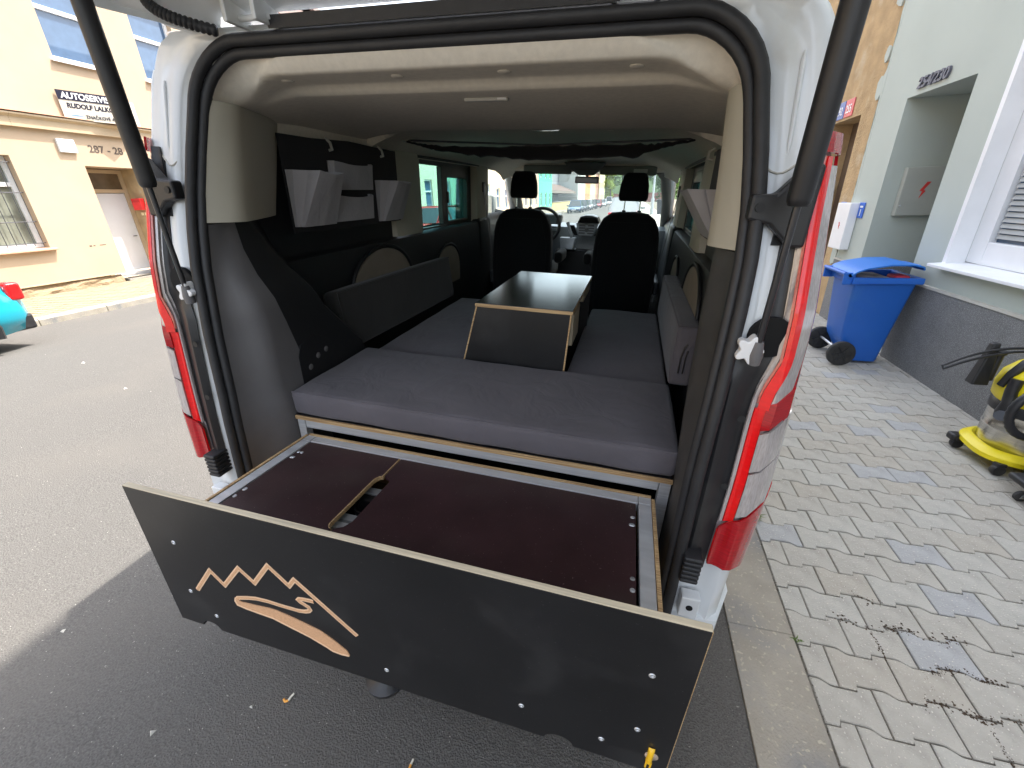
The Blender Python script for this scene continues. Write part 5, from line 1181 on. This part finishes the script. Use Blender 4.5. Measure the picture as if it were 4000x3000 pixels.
LID = [(-.541,-.288),(-.524,-.286),(-.547,-.322),(-.529,-.322),(-.531,-.065),(-.513,-.064),(-.536,-.099),(-.519,-.098),(.589,-.063),(.608,-.063),(.585,-.096),(.602,-.096),(.593,-.289),(.611,-.289),(.59,-.324),(.607,-.323)]
scr = mesh("screw_head", MB().lathe([(0,.0006),(.0022,.0002),(.0026,.0012),(.0048,.0016),(.0062,.0004),(.0062,0)], (0,0,0), 'z', 14), m_steel, smooth=50)
for x, y in LID:
    o = bpy.data.objects.new("screw_head", scr); COL.objects.link(o); o.parent = dw
    xx = max(W0+.045, min(W1-.052, x-.035)); o.matrix_local = Matrix.Translation(-BASE[dw.name]) @ DR @ Matrix.Translation((xx, y-.05+.01, -.002))
# front panel with notches, carved mountain and stream
YF = -.505; ZB, ZTp = .528, .993
po = [(-.598,ZTp),(-.602,ZB),(-.525,ZB)] + [(-.495-.030*math.cos(a), ZB+.024*math.sin(a)) for a in [math.pi*k/10 for k in range(1,10)]] + [(-.465,ZB),(.440,ZB)] + [(.472-.032*math.cos(a), ZB+.024*math.sin(a)) for a in [math.pi*k/10 for k in range(1,10)]] + [(.504,ZB),(.6975,ZB),(.6975,ZTp)]
fp = part("front_panel", MB().prism(po, 'y', YF, YF+.015), m_film, dw, bevel=.0008)
part("top_edge", MB().box(-.5985,.698,YF+.0005,YF+.0145,ZTp+.0002,ZTp+.0022), m_plylight, fp, bevel=.0008)
part("side_edge", MB().box(.6978,.6990,YF+.001,YF+.014,ZB,ZTp), m_ply, fp)
def ribbon(pts, w_):
    """flat strip along a polyline on the front panel"""
    L_, Rr = [], []
    for i, p in enumerate(pts):
        a = Vector(pts[max(0,i-1)]); b = Vector(pts[min(len(pts)-1,i+1)]); p = Vector(p)
        d1 = (p-a).normalized() if (p-a).length > 1e-6 else None; d2 = (b-p).normalized() if (b-p).length > 1e-6 else None
        d = ((d1 or d2)+(d2 or d1)).normalized(); n = Vector((-d.y,d.x)); k = 1/max(.55, n.dot(Vector((-(d1 or d2).y,(d1 or d2).x))))
        L_.append(p+n*w_*k); Rr.append(p-n*w_*k)
    return L_, Rr
def strip_mb(L_, Rr, y0, y1):
    mb = MB(); n = len(L_); v = []
    for y in (y1, y0): v += [(p.x,y,p.y) for p in L_] + [(p.x,y,p.y) for p in Rr]
    f = []
    for i in range(n-1): f += [(2*n+i,2*n+i+1,3*n+i+1,3*n+i), (i,i+1,2*n+i+1,2*n+i), (n+i,n+i+1,3*n+i+1,3*n+i)]
    f += [(0,n,3*n,2*n),(n-1,2*n-1,4*n-1,3*n-1)]
    return mb.add(v, f)
MT = [(-.489,.682),(-.416,.775),(-.384,.734),(-.317,.815),(-.281,.777),(-.223,.853),(-.176,.803),(-.156,.83),(-.014,.692)]
RL = [(-.361,.697),(-.3655,.685),(-.362,.672),(-.335,.667),(-.309,.665),(-.257,.662),(-.238,.656),(-.156,.632),(-.110,.612),(-.095,.603),(-.070,.601),(-.049,.604)]
RU = [(-.352,.6945),(-.350,.690),(-.346,.688),(-.325,.690),(-.302,.692),(-.257,.697),(-.238,.697),(-.186,.687),(-.118,.669),(-.085,.648),(-.052,.620),(-.047,.606)]
ST = [(-.359,.692),(-.354,.699),(-.346,.702),(-.320,.711),(-.294,.718),(-.259,.721),(-.215,.720),(-.169,.721),(-.150,.725),(-.138,.731),(-.133,.738),(-.136,.746),(-.146,.751),(-.156,.756),(-.161,.761),(-.157,.766),(-.146,.769),(-.126,.771),(-.117,.771)]
part("carved_mountain_rim", strip_mb(*ribbon(MT, .0062), YF-.0010, YF+.002), m_woodpale, fp)
part("carved_mountain", strip_mb(*ribbon(MT, .0030), YF-.0016, YF+.002), m_wood, fp)
part("carved_stream_rim", strip_mb(*ribbon(ST, .0058), YF-.0010, YF+.002), m_woodpale, fp)
part("carved_stream", strip_mb(*ribbon(ST, .0026), YF-.0016, YF+.002), m_wood, fp)
part("carved_river", strip_mb([Vector(p) for p in RU], [Vector(p) for p in RL], YF-.0020, YF+.002), m_wood, fp)
part("carved_river_rim", strip_mb(*ribbon(RL, .0026), YF-.0025, YF+.002), m_woodpale, fp)
for x, z in [(-.504,.842),(-.518,.666),(-.459,.59),(.051,.592),(.625,.843),(.384,.621),(.624,.665),(.56,.592)]:
    o = bpy.data.objects.new("screw_head", scr); COL.objects.link(o); o.parent = fp; o.matrix_local = Matrix.Translation((x, YF, z)) @ Matrix.Rotation(R(90),4,'X') @ Matrix.Scale(1.05,4)
tg_ = thing("yellow_clip", "small yellow plastic clip with clear disc at the drawer front's lower right corner", "clip", base=(.66,YF,.60), frame=MV)
part("clip_body", MB().loft([[(.660+.0065*math.cos(a), YF-.001-.008*math.sin(a), z) for a in [math.pi*k/8 for k in range(9)]] for z in (.572,.595,.612)]).loft([[(.660+.0065*math.cos(a), YF-.001-.008*math.sin(a)*s_, z) for a in [math.pi*k/8 for k in range(9)]] for z, s_ in ((.612,1),(.617,.6),(.619,.1))]), m_yellowtag, tg_, smooth=50)
for s in (-1,1): part("prong", MB().tube([(.660+s*.0045,YF-.005,.573),(.660+s*.0045,YF-.005,.553)], .0022, 8), m_yellowtag, tg_, smooth=60)
part("disc", MB().lathe([(.0135,YF-.0006),(.0135,YF-.0018),(.010,YF-.0022),(0,YF-.0022)], (.663,0,.590), 'y', 20), M("cloudy_disc", (.40,.32,.25), rough=.3, var=.4, vs=60), tg_, smooth=50)

# ---- pocket organisers at the side windows
def pocket(par, sg, xw, y0, y1, z0, z1, dt, db, pleat=True, lean=0.0):
    """open-topped cloth pocket with folded sides standing off the wall"""
    rows = []
    for k in range(7):
        t_ = k/6; z = lerp(z0, z1, t_); d = lerp(db, dt, t_); sh = lean*t_
        w0, w1 = lerp(y0+.012*0, y0, t_), y1
        f = .35 if pleat else .05
        row = [(xw,w0), (xw-d*.30,w0-.004), (xw-d*.55,w0+d*f), (xw-d*.62,w0+d*f*.9), (xw-d,w0+d*.30+sh)]
        m_ = 6
        for q in range(1, m_):
            yy = lerp(w0+d*.30+sh, w1-d*.30+sh, q/m_); row.append((xw-d - .006*math.sin(math.pi*q/m_) + (.003 if pleat else .007*t_)*math.sin(q*2.3+z0*40), yy))
        row += [(xw-d,w1-d*.30+sh), (xw-d*.62,w1-d*f*.9), (xw-d*.55,w1-d*f), (xw-d*.30,w1+.004), (xw,w1)]
        rows.append([(sg*x, y, z - (.012*math.sin(math.pi*min(1,max(0,(i-4)/7))) if k == 6 else 0)) for i, (x, y) in enumerate(row)])
    mb = MB().loft(rows)
    b = rows[0]; mb.add(b, [tuple(range(len(b)))])
    return part("pocket", mb, m_pocket, par, smooth=28, solid=.0025)
og = thing("pocket_organiser", "dark felt panel with four grey cloth pockets over the left rear window", "organiser", base=(-.79,.85,1.64), frame=MV)
bkp = MB().loft([[(-.796 - (.0 if .45 < y < 1.24 else .004), y, z + .006*math.sin(y*9)*(z > 1.7)) for z in (1.465,1.55,1.65,1.75,1.812)] for y in (.43,.6,.85,1.1,1.265)])
part("backing", bkp, m_orgback, og, smooth=60, solid=.006)
pocket(og, -1, .789, .43, .650, 1.490, 1.690, .125, .035)
pocket(og, -1, .789, .680, .985, 1.622, 1.733, .030, .018, False)
pocket(og, -1, .789, .645, .955, 1.495, 1.603, .038, .028, False)
pocket(og, -1, .789, 1.03, 1.235, 1.475, 1.665, .115, .030)
og = thing("pocket_organiser", "grey cloth pocket bulging from the right rear window panel", "organiser", base=(.79,.85,1.6), frame=MV)
part("backing", MB().box(.790,.797,.43,1.20,1.465,1.81), m_orgback, og)
pocket(og, 1, .789, .690, 1.10, 1.485, 1.655, .135, .022, True, .02)
part("orange_packet", MB().box(.765,.785,.66,.665,1.58,1.635), M("orange_wrap", (.80,.20,.02), rough=.4), og, bevel=.002)

# ============================================================ THINGS ON THE PAVEMENT AND ROAD
# wheelie bin: hinge side towards the road
m_bin = M("blue_bin_plastic", (.018,.13,.53), rough=.42, var=.05, vs=3, bump=.1, bs=300, bdist=.002, dust=(.03,.15,.50), dust_s=4, dust_t=.55)
m_bin2 = M("blue_bin_lid", (.025,.18,.60), rough=.4, var=.05, vs=3)
bn = thing("wheelie_bin", "blue two-wheeled bin with its lid ajar standing against the dark plinth", "bin", base=(2.22,4.83,0))
BX0, BX1, BY0, BY1 = 1.965, 2.46, 4.60, 5.08
rows = []
for z, a, b, c, d in ((.025,2.15,2.385,4.66,5.02),(.06,2.14,2.39,4.655,5.025),(.22,2.045,2.408,4.645,5.035),(.27,2.03,2.412,4.642,5.038),(.78,1.995,2.475,4.605,5.075),(.80,1.985,2.485,4.595,5.085)):
    r_ = .03; q = []
    for cx, cy, a0 in ((b-r_,c+r_,-90),(b-r_,d-r_,0),(a+r_,d-r_,90),(a+r_,c+r_,180)):
        for k in range(4): q.append((cx+r_*math.cos(R(a0+30*k)), cy+r_*math.sin(R(a0+30*k)), z))
    rows.append(q)
part("body", MB().loft(rows, close=True, cap=False).add(rows[0], [tuple(range(16))]), m_bin, bn, smooth=35, solid=.005)
rim = MB(); ro = [(1.965,4.575),(2.505,4.575),(2.505,5.105),(1.965,5.105)]; ri = [(1.995,4.607),(2.472,4.607),(2.472,5.073),(1.995,5.073)]
for z0, z1, oo in ((.79,.845,0),):
    for i in range(4):
        a, b, c, d = ro[i], ro[(i+1)%4], ri[(i+1)%4], ri[i]; rim.hexa([(a[0],a[1],z0),(b[0],b[1],z0),(c[0],c[1],z0),(d[0],d[1],z0),(a[0],a[1],z1),(b[0],b[1],z1),(c[0],c[1],z1),(d[0],d[1],z1)])
part("rim", rim, m_bin, bn, bevel=.008)
LM = Matrix.Translation((1.955,4.84,.868)) @ Matrix.Rotation(R(-6.5),4,'Y')
part("lid", MB().loft([[(x, y*w_, z) for y in (-1,-.93,-.5,0,.5,.93,1)] for x, w_, z in ((-.01,.255,.0),(.03,.262,.028),(.10,.265,.050),(.28,.265,.062),(.45,.265,.045),(.525,.26,.018),(.535,.255,-.012))]).xf(LM), m_bin2, bn, smooth=40, solid=.012)
part("lid_handle", MB().tube([(.535,-.16,.0),(.555,-.12,.0),(.555,.12,.0),(.535,.16,.0)], .012, 8).xf(LM), m_bin2, bn, smooth=60)
part("hinge_bar", MB().tube([(1.945,4.60,.862),(1.945,5.08,.862)], .018, 12).tube([(1.905,4.605,.875),(1.905,5.075,.875)], .016, 10), m_bin, bn, smooth=60)
for y in (4.612,5.065): part("hinge_bracket", MB().box(1.895,1.99,y-.012,y+.012,.775,.885), m_bin, bn, bevel=.008)
part("axle", MB().tube([(2.035,4.56,.135),(2.035,5.12,.135)], .012, 8), m_steel, bn, smooth=60)
for y in (4.575,5.105):
    wh = part("wheel", MB().lathe([(.06,-.022),(.10,-.026),(.116,-.022),(.12,-.012),(.12,.012),(.116,.022),(.10,.026),(.06,.022)], (2.035,y,.12), 'y', 26), m_tyre, bn, smooth=40)
    hb = MB().lathe([(0,-.027),(.02,-.027),(.026,-.020),(.06,-.016),(.07,-.024)], (2.035,y,.12), 'y', 20, cap=False)
    for k in range(6):
        a = k*1.0472; hb.tube([(2.035+.02*math.cos(a),y-.024,.12+.02*math.sin(a)),(2.035+.085*math.cos(a),y-.026,.12+.085*math.sin(a))], .006, 5)
    part("hub", hb, m_blackpl, wh, smooth=40)
part("waste", MB().rbox(2.05,2.30,4.66,5.0,.74,.838,.03,5), M("paper_waste", (.45,.38,.32), rough=.9, var=.5, vs=9), bn, smooth=50); part("waste", MB().rbox(2.31,2.43,4.64,4.80,.77,.856,.02,4), M("red_carton", (.55,.04,.06), rough=.6), bn, smooth=50)

# wet and dry vacuum cleaner
m_yel = M("bright_yellow_plastic", (.82,.66,.01), rough=.35, var=.04, bump=.05, bs=200, bdist=.002)
m_tank = M("stainless_tank", (.62,.60,.56), rough=.18, metal=1.0, var=.2, vs=5, stretch=(1,1,8), dust=(.35,.30,.24), dust_s=6, dust_t=.55, dust_w=.3)
vc = thing("vacuum_cleaner", "yellow and black wet vacuum cleaner with dirty steel drum beside the plinth", "vacuum cleaner", base=(2.385,2.93,0))
VX, VY = 2.385, 2.93
rows = []
for z, r_ in ((.070,.235),(.080,.262),(.108,.262),(.132,.236),(.138,.214),(.130,.20)):
    rows.append([(VX + r_*math.cos(a)*(1+.035*math.cos(5*a+.6)), VY + r_*math.sin(a)*(1+.035*math.cos(5*a+.6)), z) for a in [2*math.pi*k/50 for k in range(50)]])
part("base_ring", MB().loft(rows, close=True).add(rows[0], [tuple(range(50))]), m_yel, vc, smooth=35)
part("tank", MB().lathe([(.190,.10),(.205,.14),(.206,.235),(.2095,.24),(.2095,.248),(.206,.254),(.206,.345),(.200,.352)], (VX,VY,0), 'z', 48, cap=True), m_tank, vc, smooth=35)
part("tank_collar", MB().lathe([(.206,.345),(.213,.35),(.213,.395),(.205,.41)], (VX,VY,0), 'z', 44), m_blackpl, vc, smooth=35)
part("motor_head", MB().lathe([(.205,.41),(.222,.43),(.226,.50),(.212,.57),(.17,.625),(.09,.65),(0,.655)], (VX,VY,0), 'z', 36), m_yel, vc, smooth=40)
part("motor_cap", MB().lathe([(.165,.61),(.155,.648),(.11,.675),(0,.685)], (VX+.03,VY-.02,0), 'z', 28), m_blackpl, vc, smooth=45)
part("air_grille", MB().rbox(VX-.14,VX-.02,VY-.235,VY-.18,.47,.56,.02,4), m_blackpl, vc, smooth=45)
for a0 in (200, 330):
    a = R(a0); dx, dy_ = math.cos(a), math.sin(a)
    q = lambda r_, t_, z: (VX + dx*r_ - dy_*t_, VY + dy_*r_ + dx*t_, z)
    lt = part("clamp", MB().tube([q(.228,0,.335),q(.232,0,.37),q(.236,.0,.43),q(.238,-.01,.50),q(.225,-.015,.57)], [.040,.042,.030,.028,.030], 12), m_blackpl, vc, smooth=50)
    part("clamp_button", MB().tube([q(.245,.01,.358),q(.276,.018,.358)], .030, 22), M("grey_button", (.10,.11,.13), rough=.4), lt, smooth=40)
part("carry_handle", MB().tube([(VX-.222,VY+.01,.50),(VX-.205,VY+.0,.58),(VX-.175,VY-.01,.65),(VX-.11,VY-.02,.695),(VX,VY-.03,.71),(VX+.12,VY-.02,.70),(VX+.19,VY,.63),(VX+.21,VY,.53)], [.024,.025,.024,.022,.021,.022,.024,.024], 12), m_blackpl, vc, smooth=60)
part("tool_holder", MB().hexa([(2.060,3.0,.47),(2.145,3.0,.47),(2.145,3.07,.47),(2.060,3.07,.47),(2.092,3.01,.735),(2.128,3.01,.735),(2.128,3.05,.735),(2.092,3.05,.735)]), m_blackpl, vc, bevel=.008)
part("tool_tube", MB().tube([(2.150,3.03,.50),(2.155,3.03,.665)], .020, 12).tube([(2.155,3.03,.665),(2.155,3.03,.685)], .028, 12), m_blackpl, vc, smooth=45)
hp = []
for k in range(26):
    t_ = k/25; hp.append((lerp(2.36, 1.862, t_), 3.02 - .05*t_, .700 + .035*math.sin(t_*math.pi*.8) - .125*t_*t_))
hp2 = [(p_[0]+.004, p_[1]-.012, p_[2]-.020+.004*math.sin(i*.3)) for i, p_ in enumerate(hp)]
part("hose_wand", MB().tube(hp + hp2[::-1], .0075, 8), m_blackpl, vc, smooth=60)
hs = []
for k in range(110):
    t_ = k/109
    if t_ < .62:
        a = -1.3 - t_/.62*2*math.pi*1.02; hs.append(Vector((2.185+.135*math.cos(a), 2.665-.03*t_, .455+.148*math.sin(a))))
    else:
        u_ = (t_-.62)/.38; hs.append(Vector((2.185,2.645,.455)) + Vector((.135*math.cos(-7.7), 0, .148*math.sin(-7.7))) + Vector((lerp(0,.32,u_), -.01*u_, .06*math.sin(u_*6)-.10*u_)))
part("suction_hose", MB().tube([tuple(v) for v in hs], [.022 if k % 2 else .0195 for k in range(110)], 12), m_blackpl, vc, smooth=70)
part("suction_hose", MB().tube([(2.40,2.60,.30),(2.30,2.62,.24),(2.235,2.65,.16),(2.25,2.66,.085),(2.34,2.63,.075),(2.50,2.60,.09)], .020, 12), m_blackpl, vc, smooth=70)
part("power_cable", MB().tube([(VX-.10,VY+.08,.66),(VX-.05,VY+.12,.70),(VX+.10,VY+.12,.72),(VX+.2,VY+.12,.66)], .006, 6), m_blackpl, vc, smooth=60)
for k in range(5):
    a = R(150 + k*72); cx, cy = VX + .262*math.cos(a), VY + .262*math.sin(a)
    cs = part("castor", MB().lathe([(.016,-.016),(.030,-.018),(.034,-.010),(.034,.010),(.030,.018),(.016,.016)], (cx,cy,.035), 'y', 18), m_blackpl, vc, smooth=45)
    part("castor_fork", MB().box(cx-.022,cx+.022,cy-.024,cy+.024,.058,.085), m_blackpl, cs, bevel=.006)
part("base_foot", MB().rbox(2.115,2.18,3.04,3.11,.05,.10,.015,3), m_blackpl, vc, smooth=50)
# low trolley at the photo's right edge
tr = thing("creeper_trolley", "flat black wheeled trolley with chrome castor in front of the vacuum cleaner", "trolley", base=(2.35,2.42,0))
part("deck", MB().rbox(2.115,2.60-.06,2.30,2.60,.088,.128,.018,8), m_blackpl, tr, smooth=50)
for x, y in ((2.165,2.50),(2.165,2.36),(2.48,2.50),(2.48,2.36)):
    cs = part("castor", MB().lathe([(.010,-.010),(.024,-.012),(.030,-.008),(.030,.008),(.024,.012),(.010,.010)], (x-.025,y,.031), 'y', 20), m_tyre, tr, smooth=45)
    part("castor_fork", MB().hexa([(x-.038,y-.017,.022),(x-.012,y-.017,.022),(x-.012,y-.014,.022),(x-.038,y-.014,.022),(x-.02,y-.019,.086),(x+.02,y-.019,.086),(x+.02,y-.014,.086),(x-.02,y-.014,.086)]).box(x-.02,x+.02,y-.019,y+.019,.080,.087), m_chrome, cs, bevel=.002)
# cigarette ends on the asphalt
m_filt = M("orange_filter", (.78,.36,.07), rough=.8, var=.15, vs=200); m_ash = M("cigarette_paper", (.72,.68,.58), rough=.9, var=.2, vs=150)
def butt(label, pts, cut, r_=.0040):
    c = pts[0]; t = thing("cigarette_end", label, "cigarette end", base=c)
    part("filter", MB().tube(pts[:cut+1], r_, 10), m_filt, t, smooth=60); part("paper", MB().tube(pts[cut:], [r_*.98]*(len(pts)-cut-1)+[r_*.8], 10), m_ash, t, smooth=60)
zb_ = interp(-1.04, RX, RZ) + .005; zc_ = interp(-.55, RX, RZ) + .005
def gp(px, py, z):          # helper kept in world metres
    return (px, py, z)
butt("bent cigarette end with orange filter on the asphalt left of the drawer", [gp(-1.060,.648,zb_), gp(-1.050,.643,zb_), gp(-1.041,.648,zb_), gp(-1.040,.660,zb_+.001), gp(-1.036,.672,zb_+.003)], 2)
butt("straight cigarette end with orange filter at the bottom edge below the drawer", [gp(-.546,.575,zc_), gp(-.545,.590,zc_), gp(-.545,.600,zc_), gp(-.544,.615,zc_)], 2)
